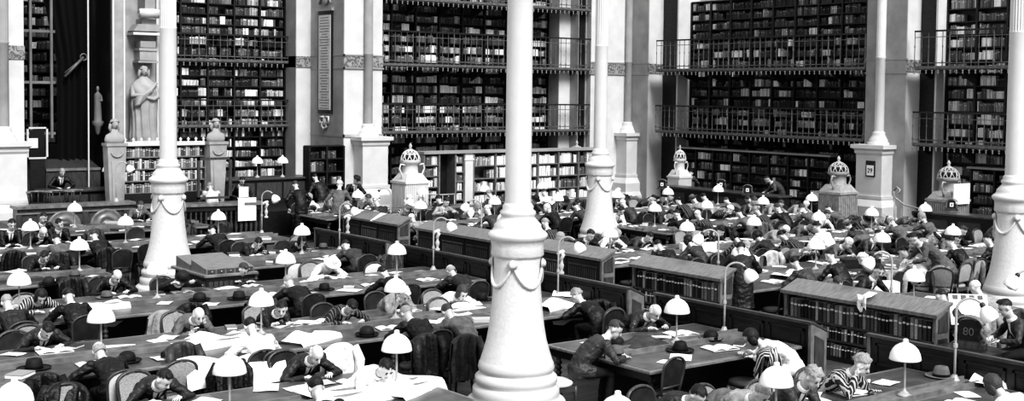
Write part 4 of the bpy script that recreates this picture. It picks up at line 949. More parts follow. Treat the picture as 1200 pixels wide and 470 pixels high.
def number_box_proto():
    root=thing('number_box','number box','sign',(0,0,-50),0,'small arched number boxes at the table ends')
    m=MB(); m.bx(-.24,.24,-.09,.09,0,.07); m.bx(-.2,.2,-.07,.07,.07,.1); m.build('base',WOODM,root)
    m=MB(); m.prism([(-.15,.1),(.15,.1),(.15,.36)]+[(.15*math.cos(a),.36+.07*math.sin(a)) for a in [PI*i/8 for i in range(1,8)]]+[(-.15,.36)],'y',-.06,.06); m.build('body',WOOD,root)
    m=MB(); P=[(.2*math.cos(a),0,.35+.12*math.sin(a)) for a in [PI*i/10 for i in range(11)]]; m.tube(P,[(.08,.022)]*11,8,up=(0,1,0)); m.build('arched_top',WOODL,root)
    for sx in (-1,1): m=MB(); m.tube([(sx*.17,-.02,.1),(sx*.23,-.02,.16),(sx*.17,-.02,.24),(sx*.20,-.02,.30)],.028,8); m.build('side_scroll',WOODL,root)
    return root
def bracket_proto():
    root=thing('ornamental_bracket','bracket','bracket',(0,0,-50),0,'pale ornamental brackets on the partitions')
    m=MB(); m.lathe([(.05,0),(.05,.03),(.02,.06),(.035,.10),(.045,.16),(.02,.22),(.03,.26)],12); m.build('stem',STONE,root)
    m=MB(); m.tube([(-.02,0,.25),(.03,0,.34),(-.03,0,.40),(-.09,0,.37),(-.07,0,.33)],[.03,.045,.035,.03,.02],8); m.ell((.02,0,.40),(.05,.035,.04),8,6); m.build('leaf_scroll',STONE,root)
    return root

# ------------------------------------------------------------------ layout
def hx(v,ctr): return v
PEOPLE=[]        # (X, row, side)
def yrow(r,s,o): return r+s*o
def chair_for(kind,X,row,side,dy=0,rz=0,desc=None,label=None):
    o=dup(CH[kind],(X,row+side*(1.36+dy),0),(0 if side<0 else PI)+rz)
    d=desc or {'pale':'pale upholstered balloon-back chair','cane':'cane-backed chair','dark':'dark leather-backed chair'}[kind]
    if label: o['label']=label
    else: pend(o,d,'%s-side chair'%('near' if side<0 else 'far'),X,row)
    return o
def add_person(px,py,face,row=None,label=None,dz=0,chair='dark',desc=None,zmin=1.04,**kw):
    side=1 if face=='F' else -1
    best=None
    for r in ([row] if row is not None else ROWS):
        P=at(px,py,Y=r+side*1.02)
        if best is None or abs(P.z-1.08)<abs(best[1].z-1.08): best=(r,P)
    r,P=best
    if P.z<zmin: P=at(px,py,z=zmin)
    elif P.z>1.27: P=at(px,py,z=1.27)
    return place_person(P.x,P.y,P.z,r,side,label,chair,desc,**kw)
def place_person(X,Yh,Z,r,side,label=None,chair='dark',desc=None,rzj=0,rzabs=None,**kw):
    pxm=pr((X,Yh,Z))[2]; fine=3 if pxm>72 else 2 if pxm>44 else 1
    seed=len(PEOPLE)*13+5
    o,fo,th,W=make_person(Z/PS,fine=fine,seed=seed,front=(side>0 or fine==3),**kw)
    rz=((0 if side<0 else PI)+rzj) if rzabs is None else rzabs
    f=Vector((-math.sin(rz),math.cos(rz),0))
    o.location=Vector((X,Yh,0))-f*fo*PS; o.rotation_euler=(0,0,rz); o.scale=(PS,)*3
    tag(o,label,'person','readers at the tables')
    PEOPLE.append((X,r,side))
    if not label:
        hn=kw.get('hair','dark'); d=desc or '%s reader in %s%s'%({'dark':'dark-haired','brown':'brown-haired','grey':'grey-haired','white':'white-haired'}[hn] if kw.get('style')!='bald' else 'balding',kw.get('cloth','black'),'')
        pend(o,d,'facing reader' if side>0 else 'turned reader',X,r)
    if chair:
        c=dup(CH[chair],o.location-f*.03,rz); 
        pend(c,{'pale':'pale occupied chair','cane':'cane-backed occupied chair','dark':'dark occupied chair'}[chair],'%s-side taken chair'%('near' if side<0 else 'far'),X,r)
        if side<0 and not label and random.random()<.35: coat(random.choice(['black','charcoal','dark grey','grey','light grey']),random.randint(1,4),c,None,X,r)
    return o
def stander(px,py,zt,rz,label,**kw):
    P=at(px,py,z=zt); o,fo,th,W=make_person(zt/PS,stand=True,fine=kw.pop('fine',2),seed=len(PEOPLE)*7+3,**kw)
    f=Vector((-math.sin(rz),math.cos(rz),0)); o.location=Vector((P.x,P.y,0))-f*fo*PS; o.rotation_euler=(0,0,rz); o.scale=(PS,)*3; return tag(o,label,'person','standing people')
def put(proto,loc,rz,desc,key,row,label=None,mat_=None):
    o=dup(proto,loc,rz)
    if label: o['label']=label
    else: pend(o,desc,key,loc[0],row)
    return o
def coat(kind,seed,chairobj,label=None,X=None,row=None,desc=None,key='coat on a chair'):
    k=(kind,seed)
    if k not in CO: CO[k]=coat_mesh(kind,seed)
    o=bpy.data.objects.new('overcoat',CO[k]); COL.objects.link(o); o.location=chairobj.location; o.rotation_euler=chairobj.rotation_euler; o.scale=chairobj.scale
    tag(o,label,'coat','coats hung over chair backs')
    if not label: pend(o,desc or '%s overcoat'%kind,key,X,row)
    return o
CH={};CO={}
def build_layout():
    global CH
    for k in ('pale','cane','dark'): CH[k]=chair_proto(k); CH[k].scale=(PS,)*3
    LP=lamp_proto(); SW=swan_proto(); HT={k:hat_proto(k) for k in ('bowler','black','grey')}
    OB=[openbook_proto(k) for k in range(3)]; PP=[paper_proto(k) for k in range(4)]; CB=[closed_proto(k) for k in range(3)]; NB=number_box_proto(); BR=bracket_proto()
    rnd=random.Random(21)
    # tables
    T=[(-8,4.42,-3.9,'first table row, left hall, running out at the bottom edge'),(-9,-1.35,0,'second row table left of the nearest column'),(1.38,4.42,0,'second row table right of the nearest column, hats on it'),(-9,4.42,3.9,'third row table behind the nearest column, left hall'),(-8,4.42,7.8,'fourth row table of the left hall'),(-6,-1.3,11.7,'fifth row table left of the caryatid-side column'),(1.35,4.42,11.7,'fifth row table right of the caryatid-side column'),(-4,4.42,15.6,'sixth row table of the left hall'),(-2.4,4.0,19.45,'last table row of the left hall, before the medallion barrier'),
       (7.35,10.6,-3.9,'first row table of the right hall, at the right edge'),(7.35,10.3,0,'second row table of the right hall, under the standing man'),(7.35,20.75,3.9,'third row table of the right hall, behind the long aisle bookcase'),(7.35,20.75,7.8,'fourth row table of the right hall'),(7.35,10.3,11.7,'fifth row table left of the farthest column'),(13.1,20.75,11.7,'fifth row table right of the farthest column'),(7.35,20.75,15.6,'sixth row table of the right hall'),(7.35,20.2,19.45,'last table row of the right hall, before the catalogue')]
    for x0,x1,c,l in T: table(x0,x1,c,'long dark reading table, '+l)
    # lamps on the grid of the rows
    lampx={-3.9:[-6.4,-4.05,-1.74,.6,2.93],0:[-6.38,-4.05,-1.85,2.94,8.66],3.9:[-6.45,-4.13,-1.75,.58,2.95,8.55,10.84,13.06,15.7,18.0],7.8:[-4.09,-1.79,.65,3.05,8.6,11.0,13.29,15.73,17.9,20.28],11.7:[-4.1,-1.82,3.05,8.6,13.7,15.7,18.03,20.2],15.6:[-1.6,.55,2.85,8.7,11.2,13.5,15.8,18.0,20.27],19.45:[.65,2.9,9.0,11.3,13.65,16.0]}
    for r,xs in lampx.items():
        for x in xs: put(LP,(x,r,.80),rnd.uniform(0,6),'white-domed reading lamp','lamp',r)
    for px,py,z,l in ((331,203,1.62,'small round white lamp on the right desk of the hemicycle'),(290,181,1.62,'white-domed lamp far back right of the right herm'),(99,187,1.5,'white-domed lamp on the left desk inside the hemicycle')):
        P=at(px,py,z=z+.69) if px!=331 else at(px,py,Y=23.5); put(LP,(P.x,min(P.y,23.7),z),0,'','',None,l)
    # swan-neck lamps both sides of the aisle
    for r,Y in ((-3.9,-3.75),(0,.24),(3.9,4.25),(7.8,8.24),(11.7,12.07),(15.6,16.0)): put(SW,(4.2,Y,.765),-.95,'swan-neck lamp with white bell shade','swan-neck lamp',r)
    for r,Y in ((-3.9,-2.95),(0,-.38),(3.9,3.5),(11.7,11.14),(15.6,15.2)): put(SW,(7.5,Y,.765),-.95-PI+ .3,'swan-neck lamp with white bell shade','swan-neck lamp',r)
    P=at(140,236,Y=20.9); put(SW,(P.x,21.15,1.28),-.6,'','',None,'swan-neck lamp standing on the barrier beside the left herm bust')
    # aisle partitions and bookcases
    for i,y0 in enumerate((-5.07,-1.17,2.73,6.63,10.53)): partition(y0,'dark panelled partition along the centre aisle, %s from the front'%ORD[i],2.87 if i==0 else 3.24)
    aisle_case(-1.61,1.34,'long slope-topped bookcase of big volumes, nearest on the right of the aisle',((-.4,1.34),(-.4,1.34)),'nearest')
    aisle_case(2.9,5.2,'slope-topped bookcase right of the nearest column, three rows of books',((4.0,5.2),(4.0,5.2)),'second')
    for l,a,b in (('slope-topped case with grille doors just right of the nearest column',6.17,8.3),('slope-topped case with grille doors left of the nearest column',9.95,12.95),('farthest slope-topped case with papers lying on top',13.9,16.62)): aisle_case(a,b,l,None,'')
    for i,(px,py) in enumerate(((316,254),(411,272),(526,291),(673,318))):
        P=at(px,py,z=1.14); put(BR,(4.56,P.y,1.12),0,'','',None,'pale ornamental bracket on the partition, %s from the far end of the aisle'%ORD[i])
    # number boxes
    for px,py,Yz,l in ((1136,405,None,'arched number box reading 80 behind the partition, lower right'),(776,222,1.2,'small arched number box on the far counter before the corner stove'),(845,222,1.2,'small arched number box on the far counter behind a white lamp'),(876,229,1.2,'small arched number box beside the leaning man at the far counter'),(1115,247,1.2,'small arched number box before the white stove board')):
        if Yz is None: P=at(px,py,X=6.95); z=.64; rz=-PI/2+.25
        else: P=at(px,py,z=Yz); z=Yz; rz=-PI/2+.6
        P=Vector((P.x,P.y,z)); o=put(NB,P,rz,'','',None,l); o.scale=(1,)*3 if Yz is None else (.72,)*3
        if Yz is None: text('80',o,(0,-.066,.19),.17,(PI/2,0,0),IRONL)
        else:
            q=MB(); q.bx(-.07,.07,-.066,-.06,.16,.32); q.build('plate',PAPER,o); q=MB(); q.lathe([(.02,0),(.03,.004),(.02,.008)],10,M=Matrix.Translation((0,-.068,.24)) @ Matrix.Rotation(PI/2,4,'X')); q.build('mark',IRON,o)
    q=MB(); q.bevbox(6.65,7.3,-2.75,-1.78,.0,.64,.02); tag(q.build('low_cabinet',WOOD),'low dark cabinet under the number box reading 80','cabinet')
    # card catalogue in the left aisle
    root=thing('catalogue_cabinet','free-standing card cabinet with sloping drawers before the caryatid-side column','cabinet',(0,9.42,0))
    q=MB(); q.bx(-.5,.45,-.72,.72,.06,.95); q.build('case',WOOD,root)
    for k in range(9): q=MB(); a=-.46+k*.1; q.bx(a,a+.085,-.75,-.72,.14,.86); q.build('slatted_front',WOODM,root)
    for k in range(9): q=MB(); a=-.68+k*.155; q.bx(-.53,-.5,a,a+.10,.14,.86); q.build('slatted_side',WOODM,root)
    q=MB(); q.bevbox(-.56,.51,-.80,.80,.95,1.0,.015); q.build('top_board',WOODL,root)
    for k in range(2):
        q=MB(); q.prism([(-.72+k*.72,1.0),(-.04+k*.72,1.0),(-.04+k*.72,1.20),(-.72+k*.72,1.09)],'x',-.5,.45); q.build('sloping_drawer_box',WOODL,root)
        for j in range(5): q=MB(); q.bx(-.47+j*.185,-.47+j*.185+.15,-.735+k*.72,-.72+k*.72,1.01,1.08); d=q.build('drawer',WOODM,root); h=MB(); h.ell((-.395+j*.185,-.745+k*.72,1.045),(.015,.015,.015),8,6); h.build('knob',STEEL,d)
    # far counters on the right
    for l,x0,x1,y0,y1,z in (('long dark counter along the far right wall with leaning readers',21.0,21.5,13.6,18.9,1.2),('dark counter right of the calendar pedestal',20.4,20.9,5.0,8.2,1.22)):
        root=thing('service_counter',l,'counter',(0,0,0),0,'dark counters along the right wall'); q=MB(); q.bevbox(x0-.08,x1+.08,y0,y1,z-.06,z,.015); q.build('counter_top',WOODM,root)
        q=MB(); q.bx(x0,x1,y0+.05,y1-.05,0,z-.06); q.build('body',WOOD,root)
        n=int((y1-y0)/.9)
        for i in range(n): q=MB(); a=y0+.12+i*(y1-y0-.15)/n; q.bx(x0-.02,x0,a,a+.7,.2,z-.2); q.build('front_panel',WOODM,root)
    # small iron railings beside two pedestals
    for l,x,y,rz in (('low iron railing with curled end beside the calendar pedestal',22.3,10.3,-PI/2),('low iron railing with curled end left of the white stove',11.6,20.9,0)):
        root=thing('iron_railing',l,'railing',(x,y,0),rz,'low railings beside the pedestals')
        q=MB(); q.tube([(0,0,1.55),(.1,0,1.68),(.22,0,1.6),(.18,0,1.48),(.10,0,1.52)],.025,8); q.tube([(0,0,1.55),(.05,0,1.35),(.4,0,1.15),(1.2,0,1.05),(1.9,0,1.05)],.025,8); q.build('handrail',STEEL,root)
        for k in range(9): q=MB(); a=.05+k*.23; q.tube([(a,0,0),(a,0,1.3 if k==0 else 1.05)],.014 if k else .03,6); q.build('baluster',STEEL,root)
    # ---------------------------------------------------------------- named readers
    A=add_person
    A(56,387,'F',3.9,'young man with dark hair bent over papers, chair behind him, lower left',chair='cane',cloth='charcoal',hair='dark',style='parted',pose='read',look=.5)
    A(48,348,'F',7.8,'dark-haired woman in a striped blouse writing, left edge',chair='cane',cloth='striped',hair='dark',style='bob',woman=True,pose='write',look=.3)
    A(80,347,'N',7.8,'broad man in black, back turned, beside the striped woman',cloth='black',hair='dark',pose='read',coatlen=.3)
    A(8,355,'N',7.8,'man in dark coat with his back turned, cut by the left edge',cloth='charcoal',hair='grey',pose='read')
    A(55,301,'F',11.7,'young man lying forward on his arm, writing, far left',chair='dark',cloth='black',hair='dark',style='parted',pose='write',tilt=.3)
    A(51,272,'F',15.6,'white-haired man in black with a hand at his chin, far left',cloth='black',hair='white',style='bald',pose='cheekl')
    A(51,255,'F',15.6,'dark-haired man in black looking right, farthest left row',cloth='black',hair='dark',pose='read',moustache=True,yaw=-.5)
    A(73,262,'F',15.6,'man in black leaning sideways with dark cropped hair, far left row',cloth='black',hair='dark',pose='fold',tilt=.5)
    A(66,281,'N',15.6,'man in a grey jacket, back turned, left rear',cloth='grey',hair='dark',pose='read')
    A(14,263,'F',15.6,'dark head low behind the lamp at the far left',cloth='black',hair='dark',pose='fold')
    A(110,276,'N',15.6,None,cloth='black',hair='brown',pose='read')
    A(116,412,'N',3.9,'grey-haired man in black, back turned, in the pale chair at lower left',chair='pale',cloth='black',hair='grey',style='bald',pose='write')
    A(192,445,'F',0,'young dark-haired man in a dark suit at the bottom edge',chair='cane',cloth='charcoal',hair='dark',style='parted',pose='read',yaw=-.5)
    A(137,324,'F',7.8,'balding man in a dark suit reading, left of the garlanded column',chair='dark',cloth='black',hair='brown',style='bald',pose='read',yaw=-.2)
    A(213,327,'F',7.8,'woman in a dark cloche hat holding a paper before the column base',chair='dark',cloth='black',hair='dark',style='none',hat='cloche',woman=True,pose='hold')
    A(233,370,'F',3.9,'bald man in grey tweed resting his cheek on his hand',chair='cane',cloth='grey',hair='white',style='bald',pose='cheekl',look=.0)
    A(165,241,'F',19.45,'fair-haired man bending over a desk left of the caryatid-side column',chair=None,cloth='grey',hair='brown',pose='write')
    A(248,270,'N',15.6,'man in black, back turned, under the far counter lamp',cloth='black',hair='dark',pose='read')
    A(285,316,'F',7.8,'man in black with folded arms on the table, before the card cabinet',chair='dark',cloth='black',hair='brown',style='parted',pose='fold',yaw=-.4)
    A(303,285,'F',11.7,'dark-haired man leaning on his hand right of the card cabinet',chair='dark',cloth='black',hair='dark',pose='cheek',yaw=.4)
    A(293,383,'N',3.9,'dark-haired reader in white, back turned, beside the spread newspapers',chair='dark',cloth='white',hair='dark',pose='read')
    A(330,362,'F',3.9,'woman in black sitting upright with hands together, middle left',chair='cane',cloth='black',hair='dark',style='bun',woman=True,pose='fold',look=-.05,yaw=.5)
    A(371,416,'F',0,'pale-headed man in a dark coat at the bottom, before the white draped chair',chair='dark',cloth='charcoal',hair='white',style='bald',pose='read')
    A(370,455,'N',0,'dark-haired head at the bottom edge below the pale-headed man',chair='dark',cloth='black',hair='dark',pose='read')
    A(338,331,'N',7.8,'grey-haired man in a long black coat, back turned, middle left',cloth='black',hair='grey',pose='read',coatlen=.3)
    A(412,360,'F',3.9,'dark-haired man bent low over a book in a dark striped jacket',chair='dark',cloth='pinstriped',hair='dark',style='parted',pose='read',look=.5)
    A(389,309,'F',7.8,'woman in white with a white hat reading, middle left',chair='cane',cloth='white',hair='brown',style='bun',hat='white',woman=True,pose='read')
    A(354,283,'F',11.7,'dark-haired woman with her hand at her face under a lamp',chair='dark',cloth='black',hair='dark',style='bob',woman=True,pose='cheek')
    A(405,288,'N',11.7,'dark-haired man turned left in a dark leather-backed chair by the partition',chair='dark',cloth='dark grey',hair='dark',style='parted',pose='read',yaw=.6)
    A(449,320,'N',7.8,'dark-haired man in black with a coat behind him, middle',chair='dark',cloth='black',hair='dark',pose='read',yaw=-.5)
    A(528,318,'N',7.8,'balding grey man in a charcoal jacket, back turned, close to the partition',chair='dark',cloth='charcoal',hair='grey',style='bald',pose='read')
    A(474,346,'F',3.9,'fair-haired reader with a hand raised to the brow, middle',chair='dark',cloth='light grey',hair='white',style='curly',pose='cheek')
    A(476,368,'N',3.9,'fair-haired man in black, back turned, middle, before the lamp pole',chair='dark',cloth='black',hair='grey',pose='read')
    A(542,343,'F',3.9,'brown-haired woman in a white dress left of the nearest column',chair='cane',cloth='white',hair='brown',style='bob',woman=True,pose='write')
    A(524,366,'N',3.9,'man in a grey jacket, back turned, left of the nearest column',chair=None,cloth='grey',hair='brown',pose='read')
    A(452,432,'F',0,'reader in white bending low at the bottom, left of the nearest column',chair=None,cloth='white',hair='dark',pose='reach')
    A(676,348,'N',3.9,'man with curly grey hair in black, back turned, right of the nearest column',chair='dark',cloth='black',hair='grey',style='curly',pose='write',coatlen=.3)
    P=at(721,386,z=1.17); place_person(P.x,P.y,1.17,0,1,'man with parted hair in a grey suit holding a paper, front right table',chair=None,cloth='dark grey',hair='brown',style='parted',pose='read',look=.2,yaw=.45,rzabs=-1.95)
    A(768,366,'F',0,'white-haired bald man in a dark suit reading, front right table',chair='dark',cloth='charcoal',hair='white',style='bald',pose='read',beard=True)
    A(880,396,'N',0,'dark bobbed woman in a white shawl, turned left, at the front right table',chair=None,cloth='white',hair='dark',style='bob',woman=True,pose='write',rzj=.75)
    A(1010,428,'F',-3.9,'curly-haired woman in a striped blouse holding her hand to her face',chair='cane',cloth='striped',hair='grey',style='curly',woman=True,pose='cheek',look=.1,yaw=-.3,zmin=1.16)
    A(953,443,'F',-3.9,'grey-haired man in a dark jacket at the bottom right of the middle lamp',chair='cane',cloth='dark grey',hair='grey',style='curly',pose='fold',zmin=1.16)
    A(893,462,'F',-3.9,'pale-jacketed reader under the large lamp at the bottom edge',chair='cane',cloth='light grey',hair='grey',pose='read')
    A(818,464,'F',-3.9,'dark-haired head at the bottom edge before the empty dark chair',chair='dark',cloth='charcoal',hair='dark',pose='read')
    A(1163,452,'N',-3.9,'brown-haired reader in white at the bottom right corner',chair='dark',cloth='white',hair='brown',style='bob',woman=True,pose='read')
    stander(868,292,1.5,-.75,'tall man in a dark coat, back turned, standing between the two nearest aisle bookcases',cloth='charcoal',hair='dark',pose='read',coatlen=.5,fine=3)
    P=at(1178,352,z=1.4); place_person(P.x,P.y,1.29,-3.9,1,'big man in a dark overcoat leaning over a book at the right edge',chair=None,cloth='dark grey',hair='dark',style='parted',pose='read',rzj=-2.25,coatlen=.45)
    # right hall readers read off the photo
    R=random.Random(4)
    HS=['dark','dark','dark','brown','grey','white']; CS=['black','black','charcoal','charcoal','dark grey','grey','grey','light grey','white','pinstriped']; POSES=['read','read','write','cheek','cheekl','fold','hold']
    def rk(side):
        h=R.choice(HS); w=R.random()<.16
        k=dict(hair=h,style=R.choice(['short','short','parted','bald' if h in('grey','white') else 'short','curly']) if not w else R.choice(['bob','bun']),cloth=R.choice(CS if not w else CS+['white','striped']),pose=R.choice(POSES),woman=w,yaw=R.uniform(-.4,.4),tilt=R.uniform(-.25,.25),moustache=(not w and R.random()<.3))
        if R.random()<.13: k['hat']=R.choice(['cloche','white'] if w else ['black','grey','cap']); 
        return k
    for px,py,f in ((728,232,'F'),(765,233,'F'),(787,251,'F'),(786,231,'F'),(794,236,'N'),(813,234,'N'),(825,231,'N'),(851,236,'N'),(855,246,'F'),(866,250,'N'),(818,252,'N'),(845,271,'F'),(877,234,'N'),(887,247,'N'),(915,239,'F'),(944,240,'F'),(951,264,'F'),(920,270,'F'),(946,291,'F'),(995,265,'N'),(1018,258,'F'),(1073,254,'F'),(1095,280,'F'),(1034,256,'F'),(1001,272,'N'),(1058,296,'N'),(1121,280,'F'),(760,278,'F'),(723,275,'F'),(771,288,'N'),(828,271,'F'),(860,277,'N'),(627,235,'F'),(662,236,'F'),(678,238,'F'),(494,232,'F'),(523,237,'F'),(560,242,'F')):
        k=rk(f); 
        if (px,py)==(728,232): k.update(hair='white',style='bald',cloth='charcoal',hat=None)
        if (px,py) in((627,235),(662,236)): k.update(hat='black')
        if (px,py)==(678,238): k.update(woman=True,hair='dark',style='bob')
        A(px,py,f,None,None,chair=R.choice(['dark','dark','cane']),**k)
    # remaining seats of the right hall
    for r in (3.9,7.8,11.7,15.6,0,19.45):
        for side in (-1,1):
            X=7.9
            while X<20.6:
                if (r==0 and X>9.6) or (r==11.7 and 10.2<X<13.4): X+=1.17; continue
                Yh=r+side*R.uniform(.95,1.12); Z=R.uniform(1.08,1.26); x=X+R.uniform(-.15,.15); q=pr((x,Yh,Z)); X+=1.06
                if q[0]>1206 or q[1]<150 or (r==19.45 and side>0 and x>11.8): continue
                if any(abs(p[0]-x)<.78 and p[1]==r and p[2]==side for p in PEOPLE): continue
                if any(abs(p[0]-x)<.5 and abs(p[1]+p[2]-r-side)<.6 for p in PEOPLE): continue
                if R.random()<.8: place_person(x,Yh,Z,r,side,None,R.choice(['dark','dark','cane']),**rk(side))
                else:
                    ch=chair_for(R.choice(['dark','cane','dark']),x,r,side,R.uniform(-.1,.25),R.uniform(-.3,.3)); 
                    if R.random()<.55: coat(R.choice(['black','charcoal','dark grey','grey']),R.randint(1,4),ch,None,x,r)
    # standing people
    stander(246,219,1.55,-.25,'man in a pale coat leaning over the balustraded counter',cloth='pale',hair='grey',pose='reach',coatlen=.35,front=False)
    stander(284,212,1.6,PI,'dark-haired attendant behind the counter and hanging papers',cloth='black',hair='dark',pose='read')
    stander(522,199,1.62,-.9,'man in black standing before the catalogue recess reading a card',cloth='black',hair='dark',style='parted',pose='book')
    stander(810,203,1.5,-1.2,'man in grey leaning on the far counter, behind the lamps',cloth='grey',hair='dark',pose='reach',hat='cap')
    stander(899,210,1.5,.9,'dark-haired man writing on the far counter beside the low bookcase',cloth='grey',hair='dark',style='parted',pose='write')
    PEOPLE.append((13.3,3.9,-1)); stander(1070,280,1.5,.95,'young man in a grey jacket standing and leaning over a reader, right hall',cloth='grey',hair='dark',style='parted',pose='read',fine=3,coatlen=.2)
    stander(418,211,1.62,PI,'man in a cap standing before the pale wall pedestal reading a book',cloth='charcoal',hair='dark',pose='book',hat='cap')
    stander(398,217,1.6,-.6,'white-haired person in grey standing near the inscription pier',cloth='grey',hair='white',style='curly',pose='down')
    stander(369,208,1.62,.1,'tall man in a dark overcoat standing behind the partition end, right one of two',cloth='charcoal',hair='dark',pose='down',coatlen=.6)
    stander(346,217,1.58,-.1,'man in a dark overcoat standing behind the partition end, left one of two',cloth='black',hair='brown',pose='down',coatlen=.6)
    o,fo,th,W=make_person(1.2,pose='read',cloth='black',hair='grey',fine=1,seed=77); o.location=(1.7,24.1,.75); o.rotation_euler=(0,0,PI); tag(o,'grey-haired librarian in black at the desk inside the hemicycle','person','standing people')
    # ---------------------------------------------------------------- empty chairs and coats the photo shows
    def ch(px,py,kind,label,side=-1,ck=None,seed=1,clabel=None,rz=0):
        P=at(px,py,z=1.0); o=dup(CH[kind],(P.x,P.y+.3*(-side),0),(0 if side<0 else PI)+rz); o['label']=label
        if ck: coat(ck,seed,o,clabel)
        return o
    ch(790,417,'dark','empty dark leather-backed chair at the near side of the front right table',rz=.12)
    o=dup(CH['pale'],(.78,.12,0),-1.75); o['label']='pale-backed chair of the man in the grey suit, at the table end'
    ch(144,291,'dark','empty chair with a light frame left of the garlanded column')
    ch(349,306,'pale','empty pale oval-backed chair under the lamp, middle left')
    ch(439,306,'pale','empty pale oval-backed chair right of the man turned left')
    ch(310,408,'dark','dark leather-backed chair behind the white-dressed reader, lower middle')
    ch(512,347,'cane','cane-backed empty chair left of the woman in the white dress',1)
    ch(500,390,'dark','dark chair under a hanging overcoat left of the nearest column',-1,'charcoal',1,'charcoal overcoat hung on the chair left of the nearest column')
    ch(545,391,'dark','dark chair beside the nearest column, overcoat over it',-1,'dark grey',2,'grey overcoat hung on the chair touching the nearest column')
    ch(400,401,'dark','chair under a white garment, bottom middle',-1,'white',3,'white garment draped over the chair behind the pale-headed man')
    ch(190,363,'cane','chair under a light grey cloth, before the woman in the cloche',-1,'light grey',2,'light grey cloth draped over a chair below the cloche woman')
    ch(214,400,'dark','chair under a grey coat left of the bald man',-1,'dark grey',3,'dark grey coat with a bright lining, left of the spread newspapers')
    ch(52,436,'dark','chair under a black coat below the bent young man',-1,'black',1,'black coat hung over the chair under the black hat, lower left')
    ch(85,324,'dark','chair under a dark coat left of the balding man',-1,'charcoal',4,'dark coat with a striped lining, beside the broad man in black')
    ch(15,293,'dark','chair under a rounded black coat at the left edge',-1,'black',2,'rounded black coat over a chair at the left edge, rear')
    ch(72,295,'dark','chair under a dark coat before the left lamps',-1,'charcoal',1,'dark coat on the chair below the second lamp at left, rear')
    ch(716,350,'dark','chair under a dark coat right of the curly-haired man',-1,'black',4,'dark coat hung on the chair right of the curly-haired man',rz=-.6)
    ch(893,408,'dark','chair of the white-shawled woman, striped cloth over it',-1,'striped',2,'striped shawl over the chair of the white-shawled woman',rz=.6)
    ch(1046,316,'dark','chair under a light striped coat behind the long aisle bookcase',-1,'light grey',1,'light grey coat with a dark stripe behind the long aisle bookcase')
    ch(905,293,'cane','chair under a pale shawl behind the long aisle bookcase',-1,'pale',4,'pale pleated shawl over a chair left of the long aisle bookcase')
    ch(1118,312,'cane','tall chair right of the standing leaning man',-1,rz=-.9)
    ch(1139,302,'dark','chair under a dark jacket before the right-edge column',-1,'grey',4,'grey jacket over the chair before the right-edge column')
    ch(15,385,'dark','dark chair left of the bent young man',1)
    ch(845,455,'dark','rounded dark chair back at the bottom edge, right of the dark head',-1,'grey',2,'grey coat over the chair at the bottom edge, right of the dark head')
    ch(213,420,'cane','cane-backed chair beside the coat with bright lining')
    # ---------------------------------------------------------------- things on the tables
    def on(px,py,proto,rz,label,z=.775,sc=None):
        P=at(px,py,z=z); o=dup(proto,(P.x,P.y,z),rz); o['label']=label
        if sc: o.scale=(sc,)*3
        return o
    for px,py,k,l in ((40,432,'black','black felt hat on the coat at lower left'),(72,333,'black','dark hat lying beside the striped woman'),(149,424,'bowler','dark bowler on the table in front of the pale chair'),(280,350,'black','black hat right of the man with folded arms'),(430,393,'bowler','dark bowler on the table before the bent man in stripes'),(722,416,'grey','grey felt hat on the front right table, left corner'),(797,411,'black','dark hat on the front right table beside the lamp'),(833,398,'bowler','dark bowler near the partition on the front right table'),(1103,441,'grey','grey felt hat leaning at the bottom right table'),(234,352,'bowler','dark bowler below the woman in the cloche'),(57,333,'bowler','dark box-like bowler on the far left table'),(982,314,'grey','grey hat among papers behind the long aisle bookcase'),(995,311,'black','dark hat behind the long aisle bookcase, beside the grey one'),(1122,263,'bowler','dark bowler under the far right lamp')):
        on(px,py,HT[k],R.uniform(0,6),l,sc=1.12)
    on(760,404,CB[1],.4,'closed books under the umbrella-like bundle on the front right table')
    q=MB(); P=at(757,405,z=.79)
    q.grid(lambda u,v:(P.x+(u-.5)*.75,P.y+(v-.5)*.5+.1*math.sin(u*5),.78+.13*math.sin(PI*u)*math.sin(PI*v)*(1+.5*noise.noise((u*6,v*6,2)))),18,14); tag(q.build('crumpled_cloth',CLOTH['dark grey']),'crumpled dark scarf heaped on the front right table','scarf')
    # spread newspapers
    NEWS=[(255,398,1.15,.8,.2,'large newspaper spread under the bald man in tweed'),(272,425,1.3,.75,-.2,'large white newspaper hanging over the table edge, lower middle left'),(430,458,1.5,.9,.1,'large white newspaper at the bottom left of the nearest column'),(478,452,1.0,.7,.5,'white newspaper beside the hanging charcoal overcoat, bottom'),(515,303,.9,.6,.1,'white sheet hanging over the table beside the balding grey man'),(540,362,.9,.6,.3,'newspaper before the woman in the white dress'),(365,395,.9,.6,.4,'newspaper below the bent man in stripes'),(120,358,.8,.55,.1,'broad white sheet before the balding man'),(650,357,.8,.6,.2,'white sheets beneath the lamp right of the nearest column'),(665,345,.5,.5,.6,'fanned white papers before the curly-haired man'),(880,300,.9,.6,.4,'white newspaper right of the tall man in the aisle gap'),(930,322,.9,.5,.2,'white newspaper hanging by the long aisle bookcase'),(1165,445,.7,.5,.2,'white parcel-like papers at the bottom right corner')]
    for i,(px,py,w,h,rz,l) in enumerate(NEWS):
        P=at(px,py,z=.82); q=MB(); q.grid(lambda u,v:((u-.5)*w,(v-.5)*h,.0+.05*abs(math.sin(u*4+i))+.035*math.sin(v*5+i*2)*math.sin(u*9)-(.28*((.18-v)/.18)**1.2 if v<.18 else 0)),26,20)
        o=q.build('newspaper',PAPER); o.location=(P.x,P.y,.80); o.rotation_euler=(0,0,rz); tag(o,l,'newspaper','newspapers spread on the tables')
    # before each reader an open book or sheet; scattered papers and closed books
    OCC=[]
